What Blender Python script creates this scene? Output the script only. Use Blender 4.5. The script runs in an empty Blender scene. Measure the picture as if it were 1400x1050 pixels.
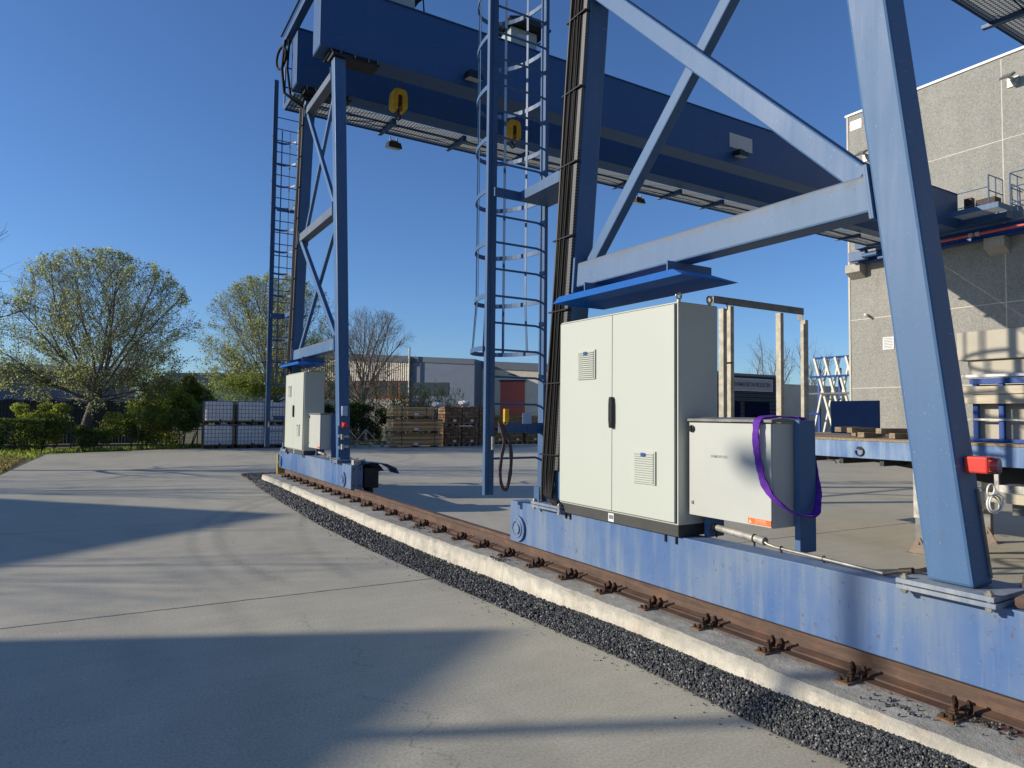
import bpy, bmesh, math, random
import numpy as np
from mathutils import Vector, Matrix
R_ = random.Random(7)
sc = bpy.context.scene
col = sc.collection
# ---------------------------------------------------------------- camera
cd = bpy.data.cameras.new('camera'); cam = bpy.data.objects.new('camera', cd); col.objects.link(cam)
sc.camera = cam
cd.sensor_width = 36; cd.lens = 23.955; cd.clip_start = .05; cd.clip_end = 3000
EYE = 1.8
cam.matrix_world = Matrix(((.8550, -.0318, -.5172, 0), (-.5185, -.0331, -.8546, 0), (.0100, .9989, -.0447, EYE), (0, 0, 0, 1)))
# ---------------------------------------------------------------- light
SUN = Vector((-1, .47, .415)).normalized()      # towards the sun
w = bpy.data.worlds.new('World'); sc.world = w; w.use_nodes = True
nt = w.node_tree; sky = nt.nodes.new('ShaderNodeTexSky'); sky.sky_type = 'NISHITA'; sky.sun_disc = False
sky.sun_elevation = math.asin(SUN.z); sky.sun_rotation = math.atan2(SUN.x, SUN.y)
sky.air_density = 1.0; sky.dust_density = .3; sky.ozone_density = 3.6; sky.altitude = 50
bg = nt.nodes['Background']; bg.inputs[1].default_value = .107
wb = nt.nodes.new('ShaderNodeMix'); wb.data_type = 'RGBA'; wb.blend_type = 'MULTIPLY'; wb.inputs[0].default_value = 1; wb.inputs[7].default_value = (.78, 1.0, 1.32, 1)   # camera white balance
nt.links.new(sky.outputs[0], wb.inputs[6]); nt.links.new(wb.outputs[2], bg.inputs[0])
sd = bpy.data.lights.new('sun', 'SUN'); sd.energy = 5.0; sd.angle = math.radians(.53); sd.color = (1, .91, .77)
so = bpy.data.objects.new('sun', sd); col.objects.link(so); so.rotation_euler = SUN.to_track_quat('Z', 'Y').to_euler()
sc.view_settings.view_transform = 'Standard'; sc.view_settings.look = 'None'
sc.view_settings.exposure = 0.0; sc.view_settings.gamma = 1.0
sc.render.engine = 'CYCLES'

# ---------------------------------------------------------------- materials
def newmat(name):
    m = bpy.data.materials.new(name); m.use_nodes = True
    t = m.node_tree; b = t.nodes['Principled BSDF']
    return m, t, b
def N(t, typ, **k):
    n = t.nodes.new(typ)
    for a, v in k.items(): setattr(n, a, v)
    return n
def coords(t, scale=(1, 1, 1), obj=True):
    tc = N(t, 'ShaderNodeNewGeometry') if not obj else N(t, 'ShaderNodeTexCoord')
    mp = N(t, 'ShaderNodeMapping'); mp.inputs['Scale'].default_value = scale
    t.links.new(tc.outputs['Position' if not obj else 'Object'], mp.inputs[0])
    return mp.outputs[0]
def noise(t, vec, scale, detail=4, rough=.55):
    n = N(t, 'ShaderNodeTexNoise'); n.inputs['Scale'].default_value = scale; n.inputs['Detail'].default_value = detail
    n.inputs['Roughness'].default_value = rough; t.links.new(vec, n.inputs['Vector']); return n.outputs['Fac']
def ramp(t, fac, stops):
    r = N(t, 'ShaderNodeValToRGB'); e = r.color_ramp.elements
    while len(e) < len(stops): e.new(.5)
    for i, (p, c) in enumerate(stops):
        e[i].position = p; e[i].color = (*c, 1) if len(c) == 3 else c
    t.links.new(fac, r.inputs[0]); return r.outputs[0]
def mix(t, fac, a, b, mode='MIX'):
    m = N(t, 'ShaderNodeMix', data_type='RGBA', blend_type=mode)
    for s, v in ((m.inputs[0], fac), (m.inputs[6], a), (m.inputs[7], b)):
        if hasattr(v, 'is_linked') or isinstance(v, bpy.types.NodeSocket): t.links.new(v, s)
        elif isinstance(v, (int, float)): s.default_value = v
        else: s.default_value = (*v, 1)
    return m.outputs[2]
def mth(t, op, a, b=None, c=None, clamp=False):
    m = N(t, 'ShaderNodeMath', operation=op); m.use_clamp = clamp
    for i, v in enumerate((a, b, c)):
        if v is None: continue
        if isinstance(v, (int, float)): m.inputs[i].default_value = v
        else: t.links.new(v, m.inputs[i])
    return m.outputs[0]
def bump(t, b, h, dist=.01, strength=.5):
    n = N(t, 'ShaderNodeBump'); n.inputs['Distance'].default_value = dist; n.inputs['Strength'].default_value = strength
    t.links.new(h, n.inputs['Height']); t.links.new(n.outputs[0], b.inputs['Normal'])
def gg(c, f): return tuple(min(1, x * f) for x in c)

def simple(name, c, rough=.6, metal=0, var=.18, scale=6, bmp=0, spec=.4, c2=None, stretch=(1, 1, 1)):
    m, t, b = newmat(name)
    v = coords(t, stretch); n = noise(t, v, scale, 5)
    b.inputs['Roughness'].default_value = rough; b.inputs['Metallic'].default_value = metal
    b.inputs['Specular IOR Level'].default_value = spec
    cc = ramp(t, n, [(.3, gg(c, 1 - var)), (.7, gg(c2 or c, 1 + var * .6))])
    t.links.new(cc, b.inputs['Base Color'])
    if bmp: bump(t, b, noise(t, v, scale * 8, 4), bmp)
    return m

def paint(name, c, fade, rough=.42, dirt=(.10, .075, .055), dirtamt=.25, worn=.5, gloss=.32, grime=None):
    """weathered gloss paint: chalky fading in blotches, run-off streaks, grime specks, chips"""
    m, t, b = newmat(name)
    v = coords(t); big = noise(t, v, .9, 4); vs = coords(t, (7, 7, .55)); st = noise(t, vs, 1.6, 5, .6)
    f = mth(t, 'MULTIPLY', ramp(t, big, [(.35, (0, 0, 0)), (.68, (1, 1, 1))]), worn)
    f2 = mth(t, 'MULTIPLY', ramp(t, st, [(.45, (0, 0, 0)), (.75, (1, 1, 1))]), worn * .8)
    f = mth(t, 'ADD', f, f2, clamp=True)
    cc = mix(t, f, c, fade)
    sp = noise(t, v, 22, 6, .7); d = mth(t, 'MULTIPLY', ramp(t, sp, [(.60, (0, 0, 0)), (.70, (1, 1, 1))]), dirtamt)
    cc = mix(t, d, cc, dirt)
    ch = noise(t, v, 60, 3, .5); d2 = ramp(t, ch, [(.73, (0, 0, 0)), (.76, (1, 1, 1))])
    cc = mix(t, mth(t, 'MULTIPLY', d2, .6), cc, (.5, .5, .48))
    rp = noise(t, coords(t, (1.5, 1.5, 1)), 4.3, 9, .78); rk = ramp(t, rp, [(.625, (0, 0, 0)), (.66, (1, 1, 1))]); cc = mix(t, mth(t, 'MULTIPLY', rk, min(1, dirtamt * 1.6)), cc, (.13, .075, .045))
    sc_ = ramp(t, noise(t, coords(t, (2, 14, 14)), 3.3, 5, .7), [(.64, (0, 0, 0)), (.68, (1, 1, 1))]); cc = mix(t, mth(t, 'MULTIPLY', sc_, .35), cc, (.34, .38, .44))
    if grime:   # dirty run-off under the upper edge of a beam
        s = N(t, 'ShaderNodeSeparateXYZ'); t.links.new(v, s.inputs[0])
        gn = noise(t, coords(t, (9, 9, 1.5)), 2.2, 6, .72); hz = mth(t, 'ADD', s.outputs[2], mth(t, 'MULTIPLY', mth(t, 'SUBTRACT', gn, .5), grime[1]))
        k = mth(t, 'DIVIDE', mth(t, 'SUBTRACT', hz, grime[0]), .05, clamp=True); cc = mix(t, mth(t, 'MULTIPLY', k, .6), cc, (.14, .135, .125))
        sp2 = ramp(t, noise(t, v, 3.1, 4, .6), [(.66, (0, 0, 0)), (.70, (1, 1, 1))]); cc = mix(t, mth(t, 'MULTIPLY', sp2, .35), cc, (.30, .33, .37))
    t.links.new(cc, b.inputs['Base Color'])
    rr = mth(t, 'MULTIPLY_ADD', f, .25, rough); t.links.new(rr, b.inputs['Roughness'])
    b.inputs['Specular IOR Level'].default_value = gloss
    bump(t, b, noise(t, v, 35, 4), .0008, .4)
    return m
M = {}
M['blue'] = paint('crane_blue_paint', (.052, .122, .255), (.086, .168, .29), worn=.5)
M['beamblue'] = paint('cross_beam_blue_paint', (.070, .14, .265), (.13, .20, .295), worn=.6, grime=(3.225, .22))
M['sillblue'] = paint('sill_blue_paint', (.044, .122, .315), (.16, .215, .30), worn=.9, dirtamt=.85)
M['girderblue'] = paint('girder_blue_paint', (.026, .078, .19), (.04, .098, .21), worn=.35, dirtamt=.12)
M['ladderblue'] = paint('ladder_blue_paint', (.045, .102, .215), (.085, .155, .265), worn=.45)
M['canopy'] = paint('bright_blue_paint', (.004, .09, .33), (.008, .11, .36), worn=.3, dirtamt=.1, gloss=.3)
M['deepblue'] = paint('trailer_blue_paint', (.05, .13, .33), (.25, .35, .48), worn=.9, dirtamt=.6)
M['rackblue'] = paint('rack_blue_paint', (.012, .055, .24), (.03, .10, .33), worn=.4, dirtamt=.2)
M['cab'] = simple('ral_cabinet_grey', (.495, .52, .455), .42, var=.025, scale=1.2, spec=.4)
M['cab2'] = simple('painted_box_grey', (.49, .50, .455), .40, var=.05, scale=2)
M['plinth'] = simple('plinth_dark_grey', (.055, .055, .052), .6, var=.2)
M['seal'] = simple('black_rubber', (.012, .012, .013), .55, var=.1)
M['blackpl'] = simple('black_plastic', (.014, .014, .015), .35, var=.1)
M['galv'] = simple('galvanised_steel', (.34, .32, .27), .5, .25, var=.35, scale=9, c2=(.5, .49, .45))
M['galvd'] = simple('dull_grey_steel', (.20, .20, .19), .55, .3, var=.3, scale=9)
M['zinc'] = simple('zinc_conduit', (.50, .46, .38), .35, .7, var=.3, scale=12)
M['bronze'] = simple('rusty_conduit', (.05, .04, .028), .5, .1, var=.3, scale=10)
M['cable'] = simple('cable_sheath', (.006, .006, .006), .7, spec=.25, var=.3, scale=20)
M['cableg'] = simple('cable_sheath_grey', (.018, .017, .015), .7, spec=.3, var=.3, scale=20)
M['darksteel'] = simple('dark_greasy_steel', (.022, .019, .016), .65, .2, var=.5, scale=22, bmp=.003, c2=(.085, .045, .025))
M['white'] = simple('white_label', (.72, .72, .70), .4, var=.05)
M['paleblue'] = simple('pale_blue_plate', (.40, .50, .68), .5, var=.1)
M['red'] = simple('red_plastic', (.62, .05, .035), .35, var=.08)
M['darkred'] = simple('dark_red_lens', (.06, .006, .012), .2, var=.1)
M['orange'] = simple('orange_warning', (.80, .16, .03), .45, var=.06)
M['yellow'] = simple('crane_yellow', (.62, .36, .02), .45, var=.25, scale=9)
M['dullyellow'] = simple('faded_yellow_paint', (.32, .25, .05), .6, var=.3, scale=9)
M['purple'] = simple('purple_webbing', (.12, .022, .33), .8, var=.3, scale=30, bmp=.003)
M['brownsling'] = simple('brown_webbing', (.10, .07, .07), .85, var=.35, scale=30, bmp=.003)
M['wood'] = simple('weathered_timber', (.30, .23, .15), .8, var=.4, scale=5, bmp=.003, stretch=(1, 6, 6))
M['timber_plain'] = simple('sawn_timber', (.62, .40, .20), .8, var=.4, scale=3, bmp=.003, stretch=(.5, 5, 9))
M['paintwood'] = simple('cream_painted_beam', (.54, .47, .34), .7, var=.22, scale=4, stretch=(5, .6, 5))
M['panel'] = simple('cream_concrete_panel', (.47, .43, .34), .75, var=.10, scale=2.2, bmp=.002)
M['plastic'] = simple('hdpe_tank_white', (.86, .86, .86), .45, var=.12, scale=5)
M['brick'] = simple('stacked_brown_blocks', (.27, .17, .085), .85, var=.45, scale=7, bmp=.01)
M['sackb'] = simple('ochre_sacks', (.36, .27, .12), .85, var=.45, scale=7, bmp=.01)
M['film'] = simple('clear_wrap_film', (.55, .56, .58), .25, var=.3, scale=9)
M['reddoor'] = simple('red_roller_door', (.46, .09, .055), .55, var=.08, scale=3)
M['slate'] = simple('grey_roof_edge', (.13, .15, .18), .6, var=.15)
M['cream'] = simple('cream_cladding', (.62, .54, .42), .7, var=.08, scale=1.5)
M['cream2'] = simple('pale_plinth_wall', (.55, .51, .42), .75, var=.12, scale=1.5)
M['greyclad'] = simple('blue_grey_cladding', (.16, .19, .24), .55, var=.08, scale=1)
M['darkclad'] = simple('dark_cladding', (.035, .04, .05), .6, var=.3, scale=2)
M['redbrick'] = simple('red_brick', (.28, .09, .05), .8, var=.3, scale=6)
M['glass'] = simple('dark_window_glass', (.02, .025, .03), .08, var=.1, spec=.7)
M['lamp'] = simple('floodlight_glass', (.40, .42, .38), .12, var=.2, spec=.6)
M['conduitred'] = simple('red_conductor_rail', (.55, .09, .06), .5, var=.15)
M['rope'] = simple('wire_rope', (.05, .05, .05), .4, .6)
M['tyre'] = simple('tyre_rubber', (.018, .018, .018), .8, var=.3, scale=20)
M['bark'] = simple('bark', (.13, .11, .085), .9, var=.35, scale=9, bmp=.01)
M['bark2'] = simple('pale_bark', (.17, .15, .13), .9, var=.35, scale=9, bmp=.01)

def boardmat(name, a_, b_, c_):
    m, t, b = newmat(name); g = N(t, 'ShaderNodeNewGeometry'); r = ramp(t, g.outputs['Random Per Island'], [(0, a_), (.5, b_), (1, c_)])
    n = ramp(t, noise(t, coords(t, (.6, 6, 9)), 4, 5, .7), [(.3, (.6, .6, .6)), (.7, (1.2, 1.2, 1.2))]); t.links.new(mix(t, 1.0, r, n, 'MULTIPLY'), b.inputs['Base Color']); b.inputs['Roughness'].default_value = .85; return m
M['timber'] = boardmat('sawn_boards', (.34, .19, .08), (.58, .34, .15), (.82, .54, .28))
def leafmat(name, a, b_, c):
    m, t, b = newmat(name)
    g = N(t, 'ShaderNodeNewGeometry'); v = coords(t)
    r = ramp(t, g.outputs['Random Per Island'], [(0, a), (.5, b_), (1, c)])
    n = ramp(t, noise(t, v, 1.3, 3), [(.35, (.55, .55, .55)), (.65, (1.25, 1.25, 1.2))])
    cc = mix(t, 1.0, r, n, 'MULTIPLY'); t.links.new(cc, b.inputs['Base Color'])
    b.inputs['Roughness'].default_value = .6; b.inputs['Specular IOR Level'].default_value = .25
    tr = N(t, 'ShaderNodeBsdfTranslucent'); t.links.new(mix(t, 1.0, cc, (1.3, 1.3, .95), 'MULTIPLY'), tr.inputs[0])
    ms = N(t, 'ShaderNodeMixShader'); ms.inputs[0].default_value = .55
    t.links.new(b.outputs[0], ms.inputs[1]); t.links.new(tr.outputs[0], ms.inputs[2])
    t.links.new(ms.outputs[0], t.nodes['Material Output'].inputs[0])
    return m
M['bud'] = leafmat('spring_bud_leaves', (.22, .26, .10), (.34, .38, .16), (.50, .52, .27))
M['shrub'] = leafmat('shrub_leaves', (.13, .19, .035), (.23, .31, .06), (.36, .40, .10))
M['willow'] = leafmat('willow_leaves', (.15, .21, .045), (.28, .34, .07), (.42, .43, .11))
M['hedge'] = leafmat('dark_hedge_leaves', (.04, .07, .018), (.07, .11, .028), (.11, .16, .045))
M['blossom'] = leafmat('pale_blossom', (.35, .32, .24), (.45, .41, .32), (.25, .25, .14))
M['reed'] = leafmat('dry_reeds', (.28, .20, .09), (.20, .19, .07), (.34, .27, .14))
M['bamboo'] = leafmat('green_reeds', (.10, .14, .035), (.15, .18, .05), (.24, .22, .09))

# concrete slab (joints, cracks, tyre arcs are marks that lie on the slab)
def slabmat():
    m, t, b = newmat('yard_concrete'); v = coords(t)
    big = noise(t, v, .22, 5, .6); mid = noise(t, v, 1.7, 6, .65); fine = noise(t, v, 55, 4, .7)
    vs = coords(t, (.35, 5, 1)); brush = noise(t, vs, 1.5, 6, .6)
    c = ramp(t, big, [(.3, (.40, .365, .27)), (.7, (.54, .50, .37))])
    c = mix(t, .55, c, ramp(t, mid, [(.3, (.34, .31, .225)), (.7, (.62, .57, .425))]))
    c = mix(t, .16, c, ramp(t, brush, [(.35, (.27, .245, .19)), (.65, (.63, .58, .46))]))
    c = mix(t, .42, c, ramp(t, fine, [(.3, (.16, .15, .12)), (.7, (.72, .66, .53))]))
    tc = N(t, 'ShaderNodeTexCoord'); s = N(t, 'ShaderNodeSeparateXYZ'); t.links.new(tc.outputs['Object'], s.inputs[0])
    X, Y = s.outputs[0], s.outputs[1]
    wob = mth(t, 'MULTIPLY', mth(t, 'SUBTRACT', noise(t, v, 9, 4), .5), .035)
    dark = None
    def line(d, wdt, amt):   # d: distance socket
        nonlocal c
        k = mth(t, 'SUBTRACT', 1.0, mth(t, 'DIVIDE', mth(t, 'ABSOLUTE', d), wdt), clamp=True)
        k = mth(t, 'MULTIPLY', mth(t, 'POWER', k, .6), amt); c = mix(t, k, c, (.035, .032, .028))
    for y0, wd, am in ((7.0, .019, 1.0), (2.28, .014, .9), (12.2, .014, .7), (17.4, .016, .7), (22.6, .02, .7), (28, .025, .7)):
        line(mth(t, 'ADD', mth(t, 'SUBTRACT', mth(t, 'MULTIPLY_ADD', X, .035, Y), y0), wob), wd, am)
    line(mth(t, 'ADD', mth(t, 'SUBTRACT', X, 15.5), wob), .02, .7)
    # wandering crack
    cw = mth(t, 'MULTIPLY', mth(t, 'SUBTRACT', noise(t, coords(t, (0, 1, 0)), 1.1, 8, .72), .5), 1.5)
    msk = ramp(t, noise(t, v, 1.1, 2), [(.42, (0, 0, 0)), (.5, (1, 1, 1))])
    d = mth(t, 'ADD', mth(t, 'SUBTRACT', X, 1.62), cw)
    k = mth(t, 'SUBTRACT', 1.0, mth(t, 'DIVIDE', mth(t, 'ABSOLUTE', d), .007), clamp=True)
    c = mix(t, mth(t, 'MULTIPLY', mth(t, 'MULTIPLY', k, msk), .8), c, (.05, .045, .04))
    # tyre arcs
    tread = ramp(t, noise(t, coords(t, (1, 1, 1)), 14, 3), [(.35, (.35, .35, .35)), (.6, (1, 1, 1))])
    for (cx, cy, rr, wd, am, y1, y2) in ((9.5, 9.5, 8.05, .10, .26, 7, 18.5), (9.5, 9.5, 8.40, .09, .22, 7, 18.5), (14, 8, 11.6, .1, .2, 6.5, 13), (-9, 6, 10.1, .12, .14, 5, 20), (3, 30, 9, .15, .2, 21, 30)):
        dx = mth(t, 'SUBTRACT', X, cx); dy = mth(t, 'SUBTRACT', Y, cy)
        dist = mth(t, 'SQRT', mth(t, 'ADD', mth(t, 'MULTIPLY', dx, dx), mth(t, 'MULTIPLY', dy, dy)))
        q = mth(t, 'ABSOLUTE', mth(t, 'SUBTRACT', dist, rr))
        k = mth(t, 'SUBTRACT', 1.3, mth(t, 'DIVIDE', q, wd), clamp=True)
        k = mth(t, 'MULTIPLY', k, mth(t, 'MULTIPLY', mth(t, 'SUBTRACT', Y, y1, clamp=True), mth(t, 'SUBTRACT', y2, Y, clamp=True)))
        c = mix(t, mth(t, 'MULTIPLY', mth(t, 'MULTIPLY', k, am), tread), c, (.06, .057, .052))
    # oil spots, grit and pale smears
    gr = ramp(t, noise(t, v, 130, 2, .5), [(.66, (0, 0, 0)), (.70, (1, 1, 1))]); c = mix(t, mth(t, 'MULTIPLY', gr, .35), c, (.09, .085, .075))
    wd = ramp(t, noise(t, coords(t, (1, .45, 1)), .55, 5, .6), [(.52, (0, 0, 0)), (.66, (1, 1, 1))]); c = mix(t, mth(t, 'MULTIPLY', wd, .28), c, (.19, .18, .155))
    sp = ramp(t, noise(t, v, 7, 3, .5), [(.72, (0, 0, 0)), (.78, (1, 1, 1))]); c = mix(t, mth(t, 'MULTIPLY', sp, .35), c, (.07, .065, .06))
    sp = ramp(t, noise(t, v, 38, 2, .5), [(.76, (0, 0, 0)), (.79, (1, 1, 1))]); c = mix(t, mth(t, 'MULTIPLY', sp, .7), c, (.05, .04, .035))
    sp = ramp(t, noise(t, coords(t, (1.3, 1, 1)), 1.1, 6, .7), [(.60, (0, 0, 0)), (.75, (1, 1, 1))]); c = mix(t, mth(t, 'MULTIPLY', sp, .3), c, (.42, .40, .36))
    t.links.new(c, b.inputs['Base Color'])
    t.links.new(mth(t, 'MULTIPLY_ADD', mid, .3, .45), b.inputs['Roughness']); b.inputs['Specular IOR Level'].default_value = .35
    bump(t, b, mth(t, 'ADD', fine, mth(t, 'MULTIPLY', brush, .4)), .003, .4)
    return m
M['slab'] = slabmat()
def plinthmat():
    m, t, b = newmat('cast_concrete_plinth'); v = coords(t); vs = coords(t, (4, 4, .5)); g = N(t, 'ShaderNodeNewGeometry')
    n = noise(t, v, 3, 7, .68); st = noise(t, vs, 2.2, 6, .7); f = noise(t, v, 70, 4, .7); big = noise(t, v, .8, 4)
    c = ramp(t, n, [(.3, (.40, .36, .28)), (.55, (.60, .56, .46)), (.7, (.70, .66, .55))])
    c = mix(t, .55, c, ramp(t, st, [(.32, (.24, .22, .17)), (.48, (.55, .51, .41)), (.65, (.78, .74, .62))]))
    c = mix(t, .25, c, ramp(t, f, [(.3, (.22, .2, .17)), (.7, (.75, .7, .6))]))
    pt = ramp(t, noise(t, coords(t, (1, 1, 2.5)), 4.5, 5, .75), [(.54, (0, 0, 0)), (.60, (1, 1, 1))]); c = mix(t, mth(t, 'MULTIPLY', pt, .40), c, (.26, .25, .22))
    s = N(t, 'ShaderNodeSeparateXYZ'); t.links.new(g.outputs['Normal'], s.inputs[0]); p = N(t, 'ShaderNodeSeparateXYZ'); t.links.new(v, p.inputs[0])
    # grime run down from the arris
    e = ramp(t, mth(t, 'ADD', p.outputs[2], mth(t, 'MULTIPLY', mth(t, 'SUBTRACT', n, .5), .34)), [(.165, (0, 0, 0)), (.225, (1, 1, 1))]); c = mix(t, mth(t, 'MULTIPLY', e, .62), c, (.31, .295, .245))
    top = ramp(t, s.outputs[2], [(.3, (0, 0, 0)), (.75, (1, 1, 1))])
    tc = ramp(t, noise(t, v, 5, 7, .75), [(.3, (.19, .185, .16)), (.5, (.34, .325, .28)), (.7, (.52, .49, .42))])
    tc = mix(t, mth(t, 'MULTIPLY', ramp(t, big, [(.45, (0, 0, 0)), (.6, (1, 1, 1))]), .4), tc, (.17, .165, .15))
    rs_ = ramp(t, mth(t, 'ADD', p.outputs[0], mth(t, 'MULTIPLY', mth(t, 'SUBTRACT', n, .5), .25)), [(.0, (0, 0, 0)), (1, (1, 1, 1))])
    c = mix(t, mth(t, 'MULTIPLY', top, .9), c, tc)
    nr = mth(t, 'GREATER_THAN', mth(t, 'ADD', p.outputs[0], mth(t, 'MULTIPLY', mth(t, 'SUBTRACT', n, .5), .35)), 3.86); c = mix(t, mth(t, 'MULTIPLY', nr, .45), c, (.20, .115, .06))
    ru = ramp(t, noise(t, coords(t, (2.5, 2.5, .5)), 2.1, 4), [(.60, (0, 0, 0)), (.70, (1, 1, 1))])
    c = mix(t, mth(t, 'MULTIPLY', ru, .35), c, (.42, .25, .10))
    t.links.new(c, b.inputs['Base Color']); b.inputs['Roughness'].default_value = .88
    bump(t, b, mth(t, 'ADD', mth(t, 'MULTIPLY', f, .5), mth(t, 'ADD', n, st)), .014, .8); return m
M['plinthc'] = plinthmat()
def rustmat():
    m, t, b = newmat('rusty_rail'); v = coords(t); vs = coords(t, (2, .5, 6))
    n = noise(t, v, 6, 6, .7); s = noise(t, vs, 6, 5, .6)
    c = ramp(t, n, [(.25, (.04, .024, .017)), (.5, (.085, .048, .032)), (.74, (.22, .095, .04))])
    c = mix(t, .5, c, ramp(t, s, [(.35, (.045, .03, .024)), (.65, (.16, .095, .065))]))
    t.links.new(c, b.inputs['Base Color']); b.inputs['Roughness'].default_value = .7
    bump(t, b, n, .004, .7); return m
M['rust'] = rustmat()
def aggmat():
    m, t, b = newmat('washed_aggregate_wall'); v = coords(t)
    vo = N(t, 'ShaderNodeTexVoronoi'); vo.inputs['Scale'].default_value = 38; t.links.new(v, vo.inputs['Vector'])
    c = ramp(t, vo.outputs['Color'], [(.1, (.10, .10, .09)), (.5, (.26, .255, .225)), (.9, (.47, .46, .41))])
    n = noise(t, v, 15, 6, .75); c = mix(t, .5, c, ramp(t, n, [(.35, (.15, .148, .132)), (.65, (.41, .40, .355))]))
    c = mix(t, .25, c, ramp(t, noise(t, v, .5, 4), [(.3, (.22, .215, .19)), (.7, (.40, .38, .33))]))
    sk = ramp(t, noise(t, coords(t, (1.2, 1.2, .09)), 1.5, 5, .65), [(.52, (0, 0, 0)), (.75, (1, 1, 1))]); c = mix(t, mth(t, 'MULTIPLY', sk, .30), c, (.15, .148, .135))
    t.links.new(c, b.inputs['Base Color']); b.inputs['Roughness'].default_value = .9; bump(t, b, n, .01, .6); return m
M['agg'] = aggmat()
def stonemat():
    m, t, b = newmat('black_gravel'); g = N(t, 'ShaderNodeNewGeometry')
    c = ramp(t, g.outputs['Random Per Island'], [(0, (.020, .022, .026)), (.55, (.055, .059, .064)), (.88, (.12, .123, .125)), (1, (.30, .29, .26))])
    t.links.new(c, b.inputs['Base Color']); b.inputs['Roughness'].default_value = .6; b.inputs['Specular IOR Level'].default_value = .4; return m
M['stone'] = stonemat()
def groundmat():
    m, t, b = newmat('rough_grass_ground'); v = coords(t)
    c = ramp(t, noise(t, v, .6, 6, .7), [(.3, (.07, .075, .03)), (.5, (.12, .11, .05)), (.7, (.20, .15, .08))])
    c = mix(t, .5, c, ramp(t, noise(t, v, 9, 5, .7), [(.3, (.04, .05, .02)), (.7, (.22, .18, .09))]))
    t.links.new(c, b.inputs['Base Color']); b.inputs['Roughness'].default_value = .95; bump(t, b, noise(t, v, 14, 5), .05); return m
M['ground'] = groundmat()
def corrug(name, c, per, axis='X', depth=.02, dark=.6):
    m, t, b = newmat(name); tc = N(t, 'ShaderNodeTexCoord'); s = N(t, 'ShaderNodeSeparateXYZ'); t.links.new(tc.outputs['Object'], s.inputs[0])
    k = mth(t, 'SINE', mth(t, 'MULTIPLY', s.outputs['XYZ'.index(axis)], 2 * math.pi / per))
    n = noise(t, coords(t), 2, 4)
    cc = ramp(t, n, [(.3, gg(c, .85)), (.7, gg(c, 1.1))])
    t.links.new(cc, b.inputs['Base Color']); b.inputs['Roughness'].default_value = .55; bump(t, b, k, depth, 1); return m
M['corr'] = corrug('ribbed_cream_cladding', (.58, .50, .38), .3, 'X', .04)
M['corrg'] = corrug('ribbed_grey_cladding', (.22, .26, .33), .4, 'Z', .05)
M['slatdark'] = corrug('dark_slatted_cladding', (.04, .045, .055), .35, 'Z', .06)

def grating():
    """dense expanded-metal tread: too deep for low sun to pass, skylight glows through it"""
    m, t, b = newmat('expanded_metal_tread'); tc = N(t, 'ShaderNodeTexCoord'); s = N(t, 'ShaderNodeSeparateXYZ'); t.links.new(tc.outputs['Object'], s.inputs[0])
    a = mth(t, 'ABSOLUTE', mth(t, 'SINE', mth(t, 'MULTIPLY', s.outputs[0], math.pi / .08))); c = mth(t, 'ABSOLUTE', mth(t, 'SINE', mth(t, 'MULTIPLY', s.outputs[1], math.pi / .07)))
    k = mth(t, 'MULTIPLY', a, c); cc = ramp(t, k, [(.25, (.10, .11, .11)), (.5, (.62, .64, .60))])
    t.links.new(cc, b.inputs['Base Color']); b.inputs['Roughness'].default_value = .6
    tr = N(t, 'ShaderNodeBsdfTranslucent'); t.links.new(cc, tr.inputs[0]); ms = N(t, 'ShaderNodeMixShader'); ms.inputs[0].default_value = .5
    t.links.new(b.outputs[0], ms.inputs[1]); t.links.new(tr.outputs[0], ms.inputs[2]); t.links.new(ms.outputs[0], t.nodes['Material Output'].inputs[0])
    return m
M['grate'] = grating()
def stripes(name, base, dark, per, wd, axes='XZ', bmpd=.01):
    """pattern of thin dark gaps, for stacked boards and slats"""
    m, t, b = newmat(name); tc = N(t, 'ShaderNodeTexCoord'); s = N(t, 'ShaderNodeSeparateXYZ'); t.links.new(tc.outputs['Object'], s.inputs[0])
    n = noise(t, coords(t, (1, 1, 4)), 4, 5, .7); c = ramp(t, n, [(.3, gg(base, .6)), (.7, gg(base, 1.25))])
    for ax, p in zip(axes, per):
        f = mth(t, 'FRACT', mth(t, 'DIVIDE', s.outputs['XYZ'.index(ax)], p)); k = mth(t, 'LESS_THAN', f, wd); c = mix(t, k, c, dark)
    t.links.new(c, b.inputs['Base Color']); b.inputs['Roughness'].default_value = .85; return m
M['boards'] = stripes('board_stack', (.36, .20, .085), (.04, .025, .015), (.075,), .22, 'Z')
M['boardend'] = stripes('board_stack_ends', (.66, .47, .22), (.10, .06, .03), (.075, .12), .18, 'ZY')
M['bricks'] = stripes('paving_block_stack', (.30, .18, .09), (.05, .03, .02), (.10, .20), .12, 'ZX')

M['woodgrey'] = simple('grey_brown_steel', (.24, .19, .15), .7, .2, var=.3)
M['navyboard'] = simple('navy_board', (.018, .03, .075), .5, var=.1, scale=2)
M['whitebar'] = simple('white_painted_bar', (.68, .64, .54), .5, var=.08)
M['whitetrim'] = simple('white_roof_trim', (.80, .79, .76), .5, var=.03)
M['corbelc'] = simple('plain_cast_concrete', (.42, .39, .33), .85, var=.2, scale=3)
M['cutwood'] = simple('cut_timber_ends', (.62, .42, .18), .85, var=.3, scale=9)
M['bricksm'] = simple('brown_blocks', (.26, .155, .085), .9, var=.45, scale=8, bmp=.005)
M['fencegreen'] = simple('green_fence_wire', (.03, .05, .035), .5, var=.1)
M['greyplate'] = simple('grey_sign_plate', (.30, .31, .34), .6, var=.1)
M['palegrey'] = simple('pale_grey_frame', (.5, .51, .54), .6, var=.1)
M['jointc'] = M['cream2']
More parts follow.
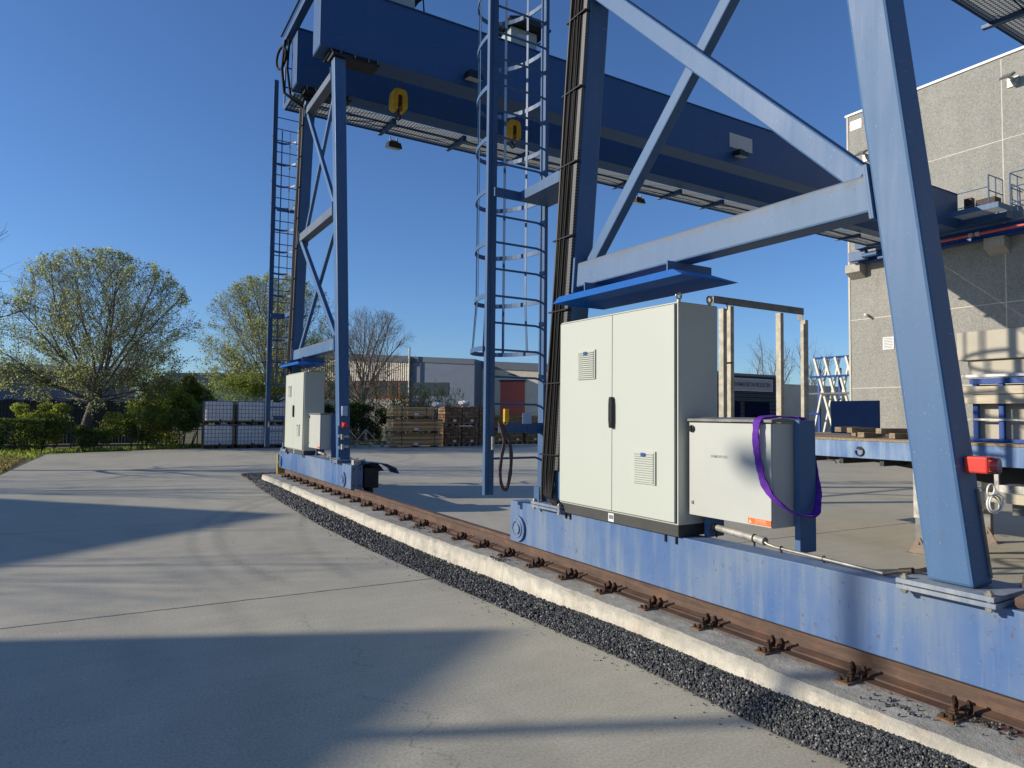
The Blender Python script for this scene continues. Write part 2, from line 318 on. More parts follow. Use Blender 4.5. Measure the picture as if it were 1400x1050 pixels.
M['stake'] = simple('weathered_galvanised_stake', (.44, .40, .31), .6, .1, var=.35, scale=8)
M['navyboard'] = simple('navy_board', (.006, .014, .045), .6, var=.1, scale=2, spec=.2)
M['cagewire'] = simple('cage_wire', (.16, .16, .165), .5, .2, var=.2)
M['navyboard'] = simple('navy_board_matt', (.004, .011, .038), .95, var=.1, scale=2, spec=.03)
M['cutwood'] = boardmat('cut_board_ends', (.45, .28, .10), (.75, .52, .24), (.92, .72, .42))
M['bricksm'] = boardmat('brown_block_mix', (.20, .11, .055), (.33, .20, .11), (.48, .32, .19))
M['sackb'] = boardmat('ochre_block_mix', (.30, .20, .08), (.44, .33, .14), (.58, .46, .24))
M['rustplate'] = simple('rusty_plate', (.20, .11, .055), .8, var=.4, scale=16)
M['canopy'] = paint('vivid_canopy_paint', (.003, .10, .40), (.006, .12, .42), worn=.3, dirtamt=.08, gloss=.15)
M['greysteel'] = simple('dark_grey_steel', (.022, .024, .028), .6, .2, var=.3, scale=12)
M['platepaint'] = paint('worn_plate_paint', (.10, .15, .24), (.30, .33, .36), worn=.9, dirtamt=.8)
# ---------------------------------------------------------------- mesh helpers
class MB:
    def __init__(s): s.v = []; s.f = []
    def add(s, vs, fs):
        o = len(s.v); s.v += [tuple(p) for p in vs]; s.f += [tuple(i + o for i in f) for f in fs]; return s
    def box(s, x0, x1, y0, y1, z0, z1):
        return s.add([(x, y, z) for z in (z0, z1) for x, y in ((x0, y0), (x1, y0), (x1, y1), (x0, y1))],
                     [(3, 2, 1, 0), (4, 5, 6, 7), (0, 1, 5, 4), (1, 2, 6, 5), (2, 3, 7, 6), (3, 0, 4, 7)])
    def hexa(s, b4, t4):   # bottom ring, top ring (same winding, ccw seen from above)
        return s.add(list(b4) + list(t4), [(3, 2, 1, 0), (4, 5, 6, 7), (0, 1, 5, 4), (1, 2, 6, 5), (2, 3, 7, 6), (3, 0, 4, 7)])
    def bar(s, a, b, w, h=None, up=(0, 0, 1), n=None):
        a = Vector(a); b = Vector(b); h = w if h is None else h; d = (b - a).normalized(); u = Vector(up)
        if abs(d.dot(u)) > .98: u = Vector((1, 0, 0))
        sd_ = d.cross(u).normalized(); u = sd_.cross(d).normalized()
        q = [(-w / 2, -h / 2), (w / 2, -h / 2), (w / 2, h / 2), (-w / 2, h / 2)]
        vs = [p + sd_ * i + u * j for p in (a, b) for i, j in q]
        return s.add(vs, [(3, 2, 1, 0), (4, 5, 6, 7), (0, 1, 5, 4), (1, 2, 6, 5), (2, 3, 7, 6), (3, 0, 4, 7)])
    def tube(s, pts, r, n=8, cap=True):
        pts = [Vector(p) for p in pts]; rr = r if hasattr(r, '__len__') else [r] * len(pts)
        vs = []; prev = None
        for i, p in enumerate(pts):
            d = (pts[min(i + 1, len(pts) - 1)] - pts[max(i - 1, 0)])
            d = d.normalized() if d.length > 1e-9 else Vector((0, 0, 1))
            if prev is None:
                u = d.orthogonal().normalized()
            else:
                u = (prev - d * prev.dot(d)); u = u.normalized() if u.length > 1e-6 else d.orthogonal().normalized()
            prev = u; w_ = d.cross(u)
            for k in range(n):
                a = 2 * math.pi * k / n; vs.append(p + (u * math.cos(a) + w_ * math.sin(a)) * rr[i])
        fs = [(i * n + k, i * n + (k + 1) % n, (i + 1) * n + (k + 1) % n, (i + 1) * n + k) for i in range(len(pts) - 1) for k in range(n)]
        if cap: fs += [tuple(range(n - 1, -1, -1)), tuple((len(pts) - 1) * n + k for k in range(n))]
        return s.add(vs, fs)
    def disc(s, c, ax, r, t, n=20):
        c = Vector(c); ax = Vector(ax).normalized(); return s.tube([c, c + ax * t], r, n)
    def ring(s, c, ax, R, r, n=20, m=8, a0=0, a1=2 * math.pi):
        c = Vector(c); ax = Vector(ax).normalized(); u = ax.orthogonal().normalized(); w_ = ax.cross(u)
        return s.tube([c + (u * math.cos(a) + w_ * math.sin(a)) * R for a in [a0 + (a1 - a0) * i / n for i in range(n + 1)]], r, m)
    def prism(s, prof, ax, a, b):   # prof: 2-D points; ax: extrusion axis index
        o = [i for i in range(3) if i != ax]; n = len(prof); vs = []
        for q in (a, b):
            for p in prof:
                v = [0, 0, 0]; v[ax] = q; v[o[0]] = p[0]; v[o[1]] = p[1]; vs.append(v)
        return s.add(vs, [tuple(range(n)), tuple(range(2 * n - 1, n - 1, -1))] + [(i, (i + 1) % n, n + (i + 1) % n, n + i) for i in range(n)])
    def build(s, name, mat, parent=None, bevel=0, smooth=None, kind=None):
        me = bpy.data.meshes.new(name); me.from_pydata(s.v, [], s.f); me.update()
        bm = bmesh.new(); bm.from_mesh(me); bmesh.ops.recalc_face_normals(bm, faces=bm.faces); bm.to_mesh(me); bm.free()
        me.materials.append(M[mat] if isinstance(mat, str) else mat)
        o = bpy.data.objects.new(name, me); col.objects.link(o)
        if smooth:
            for p in me.polygons: p.use_smooth = True
            me.set_sharp_from_angle(angle=math.radians(smooth if smooth > 1 else 40))
        if bevel:
            md = o.modifiers.new('bevel', 'BEVEL'); md.width = bevel; md.segments = 2; md.limit_method = 'ANGLE'; md.angle_limit = math.radians(40)
        if parent is not None:
            o.parent = parent
            p = parent; off = Vector()
            while p is not None: off += p.location; p = p.parent
            o.location = -off
        if kind: o['kind'] = kind
        return o
def npmesh(name, V, F, mat, parent=None, smooth=False):
    """V (n,3), F (m,k) -> object"""
    me = bpy.data.meshes.new(name); k = F.shape[1]
    me.vertices.add(len(V)); me.vertices.foreach_set('co', np.asarray(V, dtype=np.float32).ravel())
    me.loops.add(F.size); me.loops.foreach_set('vertex_index', F.astype(np.int32).ravel())
    me.polygons.add(len(F)); me.polygons.foreach_set('loop_start', np.arange(0, F.size, k, dtype=np.int32))
    me.polygons.foreach_set('loop_total', np.full(len(F), k, dtype=np.int32)); me.update(calc_edges=True)
    me.materials.append(M[mat])
    if smooth: me.polygons.foreach_set('use_smooth', np.ones(len(F), dtype=bool))
    o = bpy.data.objects.new(name, me); col.objects.link(o)
    if parent is not None: o.parent = parent; o.location = -parent.location
    return o
def tag(o, label=None, cat=None, group=None, kind=None):
    for k, v in (('label', label), ('category', cat), ('group', group), ('kind', kind)):
        if v: o[k] = v
    return o
def thing(name, loc, label, cat, group=None):
    o = bpy.data.objects.new(name, None); col.objects.link(o); o.location = loc; o.empty_display_size = .2
    return tag(o, label, cat, group)
def copy_tree(o, parent=None):
    c = o.copy(); col.objects.link(c)
    if parent: c.parent = parent
    for ch in [x for x in list(o.children)]: copy_tree(ch, c)
    return c
def text(name, s, size, mat, loc, xdir, updir, parent, depth=.002, font_scale=1.0, align='CENTER'):
    cu = bpy.data.curves.new(name, 'FONT'); cu.body = s; cu.size = size; cu.extrude = depth; cu.align_x = align; cu.align_y = 'CENTER'; cu.offset = size * .012
    t = bpy.data.objects.new(name + '_tmp', cu); col.objects.link(t)
    dg = bpy.context.evaluated_depsgraph_get(); me = bpy.data.meshes.new_from_object(t.evaluated_get(dg))
    bpy.data.objects.remove(t); X = Vector(xdir).normalized(); Y = Vector(updir).normalized(); Z = X.cross(Y)
    m = Matrix((X, Y, Z)).transposed().to_4x4(); m.translation = Vector(loc); sc_ = Matrix.Scale(font_scale, 4, (1, 0, 0)); me.transform(m @ sc_)
    me.materials.clear(); me.materials.append(M[mat]); o = bpy.data.objects.new(name, me); col.objects.link(o)
    if parent is not None:
        o.parent = parent; p = parent; off = Vector()
        while p is not None: off += p.location; p = p.parent
        o.location = -off
    return o

# ---------------------------------------------------------------- ground
g = MB(); g.add([(-900, -900, -.05), (1500, -900, -.05), (1500, 1500, -.05), (-900, 1500, -.05)], [(0, 1, 2, 3)])
g.build('ground', 'ground', kind='structure')
s = MB(); s.add([(-26, -30, 0), (60, -30, 0), (60, 37.3, 0), (5, 37.0, 0), (-1.75, 33.6, 0), (-2.3, 22, 0), (-3.4, 19, 0), (-26, 17, 0)], [tuple(range(8))])
s.build('concrete_yard', 'slab', kind='structure')

# plinth: long cast beam under the rail; edges knocked and wavy
def smoothcurve(xs, ys):
    return lambda q: float(np.interp(q, xs, ys))
ztopg = smoothcurve([-2, 1.9, 2.3, 2.8, 3.8, 4.3, 5.4, 7.7, 10, 15.9, 19.2, 21], [.18, .17, .155, .13, .115, .108, .065, .035, .07, .115, .115, .10])
xout = smoothcurve([-2, 2.2, 2.6, 3.3, 3.9, 4.9, 6.9, 8.5, 10.8, 14, 18.3, 20.3, 22], [3.30, 3.37, 3.34, 3.36, 3.37, 3.30, 3.18, 3.11, 3.07, 3.17, 3.38, 3.47, 3.60])
ys = np.concatenate([np.arange(-3, 8, .05), np.arange(8, 17.75, .12), [17.75]])
xe = lambda y: smooth_x(y) + .004 * math.sin(y * 4.1 + 1) + .003 * math.sin(y * 11)
smooth_x = smoothcurve([-3, 1.6, 3.07, 4, 5.3, 6.6, 8.2, 9.6, 14.3, 17.9], [3.565, 3.565, 3.575, 3.625, 3.64, 3.65, 3.60, 3.54, 3.54, 3.53])
rr = random.Random(3); V = []; F = []
for i, y in enumerate(ys):
    e = xe(y); ch = max(0, rr.gauss(0, .004)) + (.022 if rr.random() < .07 else 0); zt = .25 + .004 * math.sin(y * 2.3) + rr.gauss(0, .0015)
    V += [(e - .03, y, -.1), (e - .022 + rr.gauss(0, .003), y, .1), (e - .006, y, zt - .022 - ch), (e + .014 + ch, y, zt), (e + .12, y, .2505 + rr.gauss(0, .001)), (4.60, y, .252), (4.60, y, -.1)]
    if i:
        a = (i - 1) * 7; b_ = i * 7
        F += [(a + k, a + k + 1, b_ + k + 1, b_ + k) for k in range(6)]
m_ = MB(); m_.add(V, F + [tuple(range(7)), tuple((len(ys) - 1) * 7 + k for k in range(7))])
pl = m_.build('concrete_plinth', 'plinthc', smooth=35); tag(pl, 'long low concrete plinth that carries the rusty crane rail, cream flank and grey top', 'concrete plinth')

# gravel strip: bed sheet + loose stones in one 'stuff' object
def gravel():
    rs = np.random.RandomState(5)
    gx = lambda y, u: xout(y) + (xe(y) - .012 - xout(y)) * u
    gz = lambda y, u: (ztopg(y)) * np.minimum(1, u * 1.6) ** .8
    yy = np.concatenate([np.arange(-1.5, 17.75, .1), np.arange(17.75, 20.6, .1)]); us = np.linspace(0, 1, 8); V = []; F = []
    for i, y in enumerate(yy):
        for u in us:
            if y > 17.75: x = xout(y) + u * 1.3; z = .06 * math.sin(math.pi * min(1, u + .3))
            else: x = gx(y, u); z = gz(y, u) - .008
            V.append((x, y, max(z, .004)))
    n = len(us)
    for i in range(len(yy) - 1):
        for k in range(n - 1): F.append((i * n + k, i * n + k + 1, (i + 1) * n + k + 1, (i + 1) * n + k))
    V = np.array(V); F = np.array(F)
    # icosahedron
    ph = (1 + 5 ** .5) / 2
    ico = np.array([(-1, ph, 0), (1, ph, 0), (-1, -ph, 0), (1, -ph, 0), (0, -1, ph), (0, 1, ph), (0, -1, -ph), (0, 1, -ph), (ph, 0, -1), (ph, 0, 1), (-ph, 0, -1), (-ph, 0, 1)]) / 1.9
    fi = np.array([(0, 11, 5), (0, 5, 1), (0, 1, 7), (0, 7, 10), (0, 10, 11), (1, 5, 9), (5, 11, 4), (11, 10, 2), (10, 7, 6), (7, 1, 8), (3, 9, 4), (3, 4, 2), (3, 2, 6), (3, 6, 8), (3, 8, 9), (4, 9, 5), (2, 4, 11), (6, 2, 10), (8, 6, 7), (9, 8, 1)])
    P = []; S = []
    def fill(y0, y1, dens, s0, s1):
        area = (y1 - y0) * .33; cnt = int(area * dens)
        for _ in range(cnt):
            y = rs.uniform(y0, y1); u = rs.uniform(-.03, 1); si = rs.uniform(s0, s1)
            P.append((gx(y, u), y, max(gz(y, u), 0) + si * .15 + rs.uniform(0, .008))); S.append(si)
    fill(1.0, 2.6, 13000, .0042, .0098); fill(2.6, 5, 8000, .005, .0115); fill(5, 9, 3600, .008, .015); fill(9, 17.7, 1400, .013, .022)
    for _ in range(2500):
        y = rs.uniform(17.7, 20.5); P.append((xout(y) + rs.uniform(0, 1.3), y, .05)); S.append(rs.uniform(.016, .028))
    for _ in range(260):    # strays on the slab and on the plinth
        y = rs.uniform(1.4, 12); P.append((gx(y, 0) - abs(rs.normal(0, .12)), y, .004)); S.append(rs.uniform(.0025, .007))
    for (cx, cy) in ((3.7, 6.35), (3.72, 2.1), (3.9, 1.75), (3.75, 8.6)):
        for _ in range(45): P.append((cx + rs.normal(0, .05), cy + rs.normal(0, .12), .258)); S.append(rs.uniform(.005, .011))
    P = np.array(P); S = np.array(S); n = len(P)
    base = ico[None] * (1 + rs.uniform(-.42, .38, (n, 12, 1))) * rs.uniform(.65, 1.15, (n, 1, 3))
    a = rs.uniform(0, 6.28, n); b = rs.uniform(0, 6.28, n); ca, sa, cb, sb = np.cos(a), np.sin(a), np.cos(b), np.sin(b)
    Rz = np.zeros((n, 3, 3)); Rz[:, 0, 0] = ca; Rz[:, 0, 1] = -sa; Rz[:, 1, 0] = sa; Rz[:, 1, 1] = ca; Rz[:, 2, 2] = 1
    Rx = np.zeros((n, 3, 3)); Rx[:, 0, 0] = 1; Rx[:, 1, 1] = cb; Rx[:, 1, 2] = -sb; Rx[:, 2, 1] = sb; Rx[:, 2, 2] = cb
    vs = np.einsum('nij,njk,nlk->nli', Rz, Rx, base * S[:, None, None]) + P[:, None]
    fs = fi[None] + (np.arange(n) * 12)[:, None, None]
    tri = np.concatenate([F[:, [0, 1, 2]], F[:, [0, 2, 3]]]); V2 = np.concatenate([V, vs.reshape(-1, 3)])
    F2 = np.concatenate([tri, fs.reshape(-1, 3) + len(V)])
    o = npmesh('gravel', V2, F2, 'stone'); tag(o, 'strip of black crushed gravel lying between the slab and the plinth', 'gravel', kind='stuff')
gravel()

# ---------------------------------------------------------------- rail with clips
rail = thing('crane_rail', (4.05, 17.6, .25), 'rusty steel crane rail bolted down along the concrete plinth', 'rail')
r_ = MB(); prof = [(3.975, .253), (4.125, .253), (4.125, .264), (4.065, .285), (4.062, .375), (4.09, .385), (4.09, .425), (4.01, .425), (4.01, .385), (4.038, .375), (4.035, .285), (3.975, .264)]
r_.prism(prof, 1, -3, 17.6); r_.build('rail_section', 'rust', rail, bevel=.003)
r_ = MB(); r_.box(3.90, 4.13, -3, 17.6, .2515, .2545); r_.build('bearing_strip', 'rust', rail)
def clip(y, k):
    q = random.Random(k); x = 3.83; m = MB(); z = .252; dx = q.uniform(-.008, .008)
    m.tube([(x + .02 + dx, y, z), (x + .02 + dx, y, z + .075)], .011, 8)          # stud
    m.tube([(x + .02 + dx, y, z + .012), (x + .02 + dx, y, z + .036)], .024, 6)   # nut
    m.tube([(x + .02 + dx, y, z + .038), (x + .02 + dx, y, z + .050)], .019, 6)
    m.box(x - .005, x + .05, y - .032, y + .032, z + .010, z + .020)
    for sy in (-1, 1):                                                            # claw pieces
        m.prism([(x + .06, z + .01), (x + .125, z + .012), (x + .13, z + .045), (x + .108, z + .082), (x + .088, z + .078), (x + .098, z + .045), (x + .070, z + .030)], 1, y + sy * .036 - .008, y + sy * .036 + .008)
    m.tube([(x - .045, y - .02, z + .01), (x - .045, y - .02, z + .038)], .015, 6); m.tube([(x - .045, y + .022, z + .01), (x - .045, y + .022, z + .03)], .013, 6)
    return m
y = 1.32; k = 0
while y < 17.3:
    cl = clip(y, k).build('rail_clip', 'darksteel', rail, bevel=.0015); m = MB(); m.box(3.755, 3.95, y - .046, y + .044, .2525, .2615); m.build('clip_plate', 'rustplate', cl, bevel=.001); y += .572; k += 1
e = thing('end_stop', (4.05, 18.0, 0), 'yellow buffer stop post at the far end of the crane rail', 'buffer stop')
m = MB(); m.box(3.93, 4.17, 17.93, 18.07, -.02, .72); m.prism([(18.07, 0), (18.45, 0), (18.07, .55)], 0, 4.03, 4.07); m.build('stop_post', 'dullyellow', e, bevel=.006)
m = MB(); m.tube([(4.05, 17.93, .6), (4.05, 17.86, .6)], .07, 12); m.build('buffer_pad', 'seal', e)
# ---------------------------------------------------------------- gantry cranes
def lerp(a, b, t): return a + (b - a) * t
def crane(P, label):
    root = thing('gantry_crane', (4.06, (P['y0'] + P['y1']) / 2, .42), label, 'gantry crane', 'blue semi-gantry cranes on the rusty rail')
    y0, y1 = P['y0'], P['y1']; near = P['near']; ZT = 9.2; ZB = .91
    # sill beam
    m = MB(); m.box(3.95, 4.17, y0, y1, .41, .848); sill = m.build('sill_beam', 'sillblue', root, bevel=.006)
    for yy in (y0 + .42, y1 - .19):
        m = MB(); m.disc((3.951, yy, .565), (-1, 0, 0), .135, .028, 36); m.ring((3.923, yy, .565), (1, 0, 0), .088, .012, 36, 8); m.disc((3.924, yy, .565), (-1, 0, 0), .055, .016, 28)
        m.build('axle_cap', 'sillblue', sill, smooth=40)
        m = MB(); m.tube([(4.03, yy + .02, .53), (4.07, yy + .02, .53)], .105, 28); m.tube([(3.998, yy + .02, .53), (4.01, yy + .02, .53)], .128, 28); m.build('wheel', 'rust', sill, smooth=40)
    m = MB()
    for yy in (y0 + .15, y1 - .12):
        for zz in (.48, .78): m.tube([(4.0, y0 - .012, zz), (4.0, y0 + .01, zz)], .014, 6); m.tube([(4.12, y0 - .012, zz), (4.12, y0 + .01, zz)], .014, 6)
    m.build('end_bolt_row', 'galvd', sill)
    # legs: (front-face y range at the base, at the top)
    def leg(b, t, xb=4.165, name='leg'):
        m = MB(); x0 = 3.953
        m.hexa([(x0, b[0], ZB), (xb, b[0], ZB), (xb, b[1], ZB), (x0, b[1], ZB)], [(x0, t[0], ZT), (xb + .03, t[0], ZT), (xb + .03, t[1], ZT), (x0, t[1], ZT)])
        return m.build(name, 'blue', root, bevel=.018)
    Rb, Rt, Lb, Lt = P['Rb'], P['Rt'], P['Lb'], P['Lt']
    lr = leg(Rb, Rt); ll = leg(Lb, Lt)
    Ry = lambda z: lerp(Rb[1], Rt[1], (z - ZB) / (ZT - ZB)); Ly = lambda z: lerp(Lb[0], Lt[0], (z - ZB) / (ZT - ZB))
    Ry0 = lambda z: lerp(Rb[0], Rt[0], (z - ZB) / (ZT - ZB))
    for b in (Rb, Lb):
        m = MB(); m.box(3.86, 4.31, b[0] - .14, b[1] + .12, .850, .874); m.box(3.865, 4.305, b[0] - .13, b[1] + .125, .880, .906); m.build('base_plate', 'platepaint', root, bevel=.003)
        for xx in (3.885, 4.27):
            for yy in (b[0] - .10, b[1] + .085): m = MB(); m.tube([(xx, yy, .826), (xx, yy, .935)], .012, 6); m.tube([(xx, yy, .907), (xx, yy, .925)], .022, 6); m.tube([(xx, yy, .832), (xx, yy, .849)], .020, 6); m.build('anchor_bolt', 'zinc', root)
    # stiffener seen on the left foot
    m = MB(); m.box(3.90, 3.912, Lb[1] + .02, Lb[1] + .12, .906, 1.06); m.box(3.98, 3.99, Lb[1] + .02, Lb[1] + .10, .906, 1.0); m.build('foot_gusset', 'ladderblue', root)
    # cross beams
    def beam(z0, z1, nm='cross_beam', x0=3.965, x1=4.155):
        ya0, ya1, yb0, yb1 = Ry(z0) - .002, Ry(z1) - .002, Ly(z0) + .002, Ly(z1) + .002
        m = MB(); m.hexa([(x0, ya0, z0), (x1, ya0, z0), (x1, yb0, z0), (x0, yb0, z0)], [(x0, ya1, z1), (x1, ya1, z1), (x1, yb1, z1), (x0, yb1, z1)])
        o = m.build(nm, 'beamblue', root, bevel=.016)
        for (f, s_) in ((Ry, 1), (Ly, -1)):
            m = MB()
            for off in (.0, .013):
                a0, a1 = f(z0 - .05) + s_ * (.004 + off), f(z1 + .05) + s_ * (.004 + off)
                m.hexa([(3.935, min(a0, a0 + s_ * .014), z0 - .05), (4.185, min(a0, a0 + s_ * .014), z0 - .05), (4.185, max(a0, a0 + s_ * .014), z0 - .05), (3.935, max(a0, a0 + s_ * .014), z0 - .05)],
                       [(3.935, min(a1, a1 + s_ * .014), z1 + .05), (4.185, min(a1, a1 + s_ * .014), z1 + .05), (4.185, max(a1, a1 + s_ * .014), z1 + .05), (3.935, max(a1, a1 + s_ * .014), z1 + .05)])
            m.build('flange_plate', 'blue', o)
        return o
    beam(3.05, 3.29); beam(5.86, 6.06); beam(8.84, 9.02)
    def diag(ya, za, yb, zb, w=.13, x=4.03):
        m = MB(); m.bar((x, ya, za), (x, yb, zb), w, w * .8, up=(1, 0, 0)); return m.build('brace', 'blue', root, bevel=.012)
    w1 = .15 if near else .12
    diag(Ry(3.3) + .07, 3.27, Ly(5.9) - .06, 5.88, w1, 4.03); diag(Ly(3.3) - .07, 3.27, Ry(5.9) + .06, 5.88, w1 * .8, 4.11)
    diag(Ry(6.1) + .06, 6.04, Ly(8.9) - .04, 8.86, w1 * .85, 4.03); diag(Ly(6.1) - .06, 6.04, Ry(8.9) + .05, 8.86, w1 * .75, 4.11)
    # girders
    g1, g2, wy = P['g1'], P['g2'], P['wy']
    for gi, (ga, gb, z0, z1, zl) in enumerate(((g1, g1 + .54, 9.38, 10.76, 9.2), (g2, g2 + .5, 9.40, 10.66, 9.2))):
        m = MB(); m.box(3.65, 29.1, ga, gb, z0, z1); o = m.build('main_girder', 'girderblue', root, bevel=.006)
        m = MB(); m.box(3.64, 29.12, ga - .03, gb + .03, z1 + .001, z1 + .022); m.box(3.66, 29.08, ga - .015, gb + .015, z0 - .02, z0 - .001); m.build('girder_flange', 'girderblue', o)
        yc = (Rt[0] + Rt[1]) / 2 if gi == 0 else (Lt[0] + Lt[1]) / 2
        m = MB(); m.box(3.86, 4.95, ga + .05, gb - .05, 9.27, 9.355); m.box(3.90, 4.30, yc - .2, yc + .2, 9.202, 9.262)
        m.build('girder_seat', 'greysteel', o)
        m = MB()
        for xx in (3.9, 4.1, 4.4, 4.7, 4.9):
            for yy in (ga + .01, gb - .01): m.tube([(xx, yy, 9.30), (xx, yy, 9.40)], .016, 6)
        m.build('seat_bolt_row', 'galvd', o)
    # walkway
    z = 9.36; xa, xb = 3.72, 29.0
    wk = MB(); wk.add([(xa, g2 + .5, z), (xb, g2 + .5, z), (xb, wy, z), (xa, wy, z)], [(0, 1, 2, 3)]); wk = wk.build('walkway', 'grate', root)
    m = MB(); m.box(xa, xb, wy, wy + .012, z - .05, z + .10); m.box(xa - .012, xa - .001, g2 + .5, wy, z - .05, z + .1); m.box(xa, xb, g2 + .82, g2 + .86, z - .045, z - .005); m.build('toe_board', 'girderblue', wk)
    x = xa + .5; 
    while x < xb:
        m = MB(); m.prism([(g2 + .5, z - .17), (g2 + .5, z - .008), (wy + .16, z - .008), (wy + .16, z - .07)], 0, x - .055, x + .055)
        m.build('bracket', 'girderblue', wk); x += 2.02
    m = MB(); x = xa
    while x < xb + .1:
        m.tube([(x, wy + .03, z), (x, wy + .03, z + 1.05)], .02, 6); x += 1.68
    for zz in (.55, 1.05): m.tube([(xa, wy + .03, z + zz), (xb, wy + .03, z + zz)], .018, 6)
    m.build('handrail', 'ladderblue', wk)
    m = MB()                                             # drooping festoon cable on the mesh
    for off in (.35, .62):
        m.tube([(xa + i * .5, g2 + .5 + off + .04 * math.sin(i * .9), z - .03 - .035 * abs(math.sin(i * .8))) for i in range(50)], .012, 5)
    m.build('festoon_cable', 'cable', wk)
    # cabinet
    c0, c1 = P['cab']; cm = lerp(c0, c1, .49)
    m = MB(); m.box(3.905, 4.35, c0, c1, .945, 2.712); cab = m.build('control_cabinet', 'cab', root, bevel=.006)
    for (a, b, nm) in ((c0 + .022, cm - .003, 'cabinet_door'), (cm + .003, c1 - .022, 'cabinet_door')):
        m = MB(); m.box(3.882, 3.903, a, b, .965, 2.692); m.build(nm, 'cab', cab, bevel=.004)
    m = MB(); m.box(3.902, 3.9045, c0 + .014, c1 - .014, .957, 2.70); m.build('door_seal', 'seal', cab)
    m = MB(); m.prism([(cm - .036, 1.69), (cm + .006, 1.69), (cm + .014, 1.76), (cm + .014, 1.90), (cm + .006, 1.965), (cm - .030, 1.965), (cm - .038, 1.90), (cm - .040, 1.76)], 0, 3.845, 3.884); m.build('door_handle', 'blackpl', cab, bevel=.010)
    for (a, b) in P['vents']:
        m = MB(); m.box(3.868, 3.8815, a - .135, a + .135, b - .135, b + .135)
        for i in range(13):
            zz = b - .115 + i * .019; m.hexa([(3.856, a - .120, zz - .004), (3.869, a - .120, zz - .004), (3.869, a + .115, zz - .004), (3.856, a + .115, zz - .004)], [(3.866, a - .120, zz + .008), (3.869, a - .120, zz + .008), (3.869, a + .115, zz + .008), (3.866, a + .115, zz + .008)])
        v = m.build('ventilation_grille', 'cab', cab)
        m = MB(); m.box(3.853, 3.857, a - .03, a + .02, b + .09, b + .12); m.build('grille_badge', 'rackblue', cab)
    m = MB(); m.box(3.915, 4.33, c0 + .01, c1 - .01, .853, .943); m.build('cabinet_plinth', 'plinth', cab, bevel=.003)
    ly = lerp(c0, c1, .5)
    m = MB(); m.box(3.911, 3.9145, ly - .01, ly + .065, .862, .935); m.build('rating_label', 'white', cab)
    m = MB()
    for i in range(9): m.box(3.9098, 3.911, ly + i * .0065 - .003, ly + i * .0065 + (.001 if i % 3 else -.0005), .885, .92)
    m.build('label_print', 'galvd', cab)
    for (xx, yy) in ((3.95, c0 + .04), (4.30, c0 + .04), (3.95, c1 - .04), (4.30, c1 - .04)):
        m = MB(); m.tube([(xx, yy, 2.713), (xx, yy, 2.735)], .016, 12); m.ring((xx, yy, 2.765), (0, 1, 0), .027, .009, 20, 8); m.build('lifting_eye', 'zinc', cab, smooth=50)
    m = MB()
    for yy in (c0 + .06, c0 + .18, c1 - .12, c1 - .05): m.box(3.935, 3.948, yy - .006, yy + .006, .79, .852)
    m.build('cabinet_fixing_row', 'blackpl', cab)
    # small box beside the cabinet
    b0, b1 = P['box']; bx = P.get('bx', 3.985)
    m = MB(); m.box(bx + .02, 4.285, b0, b1, 1.03, 1.758); jb = m.build('junction_box', 'cab2', root, bevel=.005)
    m = MB(); m.box(bx, bx + .018, b0 + .004, b1 - .004, 1.035, 1.752); m.build('box_door', 'cab2', jb, bevel=.003)
    m = MB(); m.prism([(bx - .012, 1.762), (4.31, 1.762), (4.31, 1.772), (4.10, 1.796), (bx - .012, 1.782)], 1, b0 - .012, b1 + .012); m.build('box_rain_cover', 'galvd', jb, bevel=.002)
    m = MB(); m.disc((bx, b1 - .035, 1.705), (-1, 0, 0), .028, .014, 20); m.box(bx - .022, bx - .012, b1 - .043, b1 - .027, 1.68, 1.73); m.build('box_lock', 'blackpl', jb, bevel=.003)
    m = MB(); m.box(bx - .006, bx - .0005, b1 - .05, b1 - .03, 1.12, 1.145); m.build('box_latch', 'galvd', jb)
    m = MB(); m.box(bx - .004, bx - .0005, b0 + .005, b0 + .20, 1.045, 1.085); st = m.build('warning_sticker', 'orange', jb)
    m = MB(); m.prism([(b0 + .165, 1.05), (b0 + .195, 1.05), (b0 + .18, 1.08)], 0, bx - .0055, bx - .0042); m.build('sticker_symbol', 'paleorange', jb)
    if near:
        text('sticker_text', 'DANGER', .022, 'paleorange', (bx - .0045, b0 + .09, 1.073), (0, -1, 0), (0, 0, 1), jb, .0008)
        text('sticker_text', 'HIGH VOLTAGE', .014, 'paleorange', (bx - .0045, b0 + .09, 1.056), (0, -1, 0), (0, 0, 1), jb, .0008)
        text('box_lettering', 'DEMOVATEC', .028, 'faded', (bx - .0015, lerp(b0, b1, .6), 1.50), (0, -1, 0), (0, 0, 1), jb, .0008)
        text('box_lettering', 'E 400', .014, 'galvd', (bx - .0015, b0 + .12, 1.735), (0, -1, 0), (0, 0, 1), jb, .0006)
    for (xx, yy) in ((4.30, b0 - .055), (4.22, b1 - .06)):
        m = MB(); m.box(xx - .085, xx + .095, yy, yy + .045, .850, 1.78 if yy < b0 else 1.028); m.build('box_post', 'blue', root, bevel=.004)
    # conduit on the sill
    q = b0 - 3.11
    m = MB(); m.tube([(4.21, c0 - .02, .93), (4.19, c0 - .25, .92), (4.155, 3.33 + q, .905)], .026, 12); m.tube([(4.158, 3.36 + q, .905), (4.152, 3.30 + q, .902)], .031, 12); m.build('conduit', 'galv', root, smooth=50)
    m = MB(); m.tube([(4.152, 3.32 + q, .905), (4.148, 3.27 + q, .885), (4.14, 3.2 + q, .878), (4.05, Rb[1] + .30, .872)], .012, 8); m.build('conduit', 'zinc', root, smooth=50)
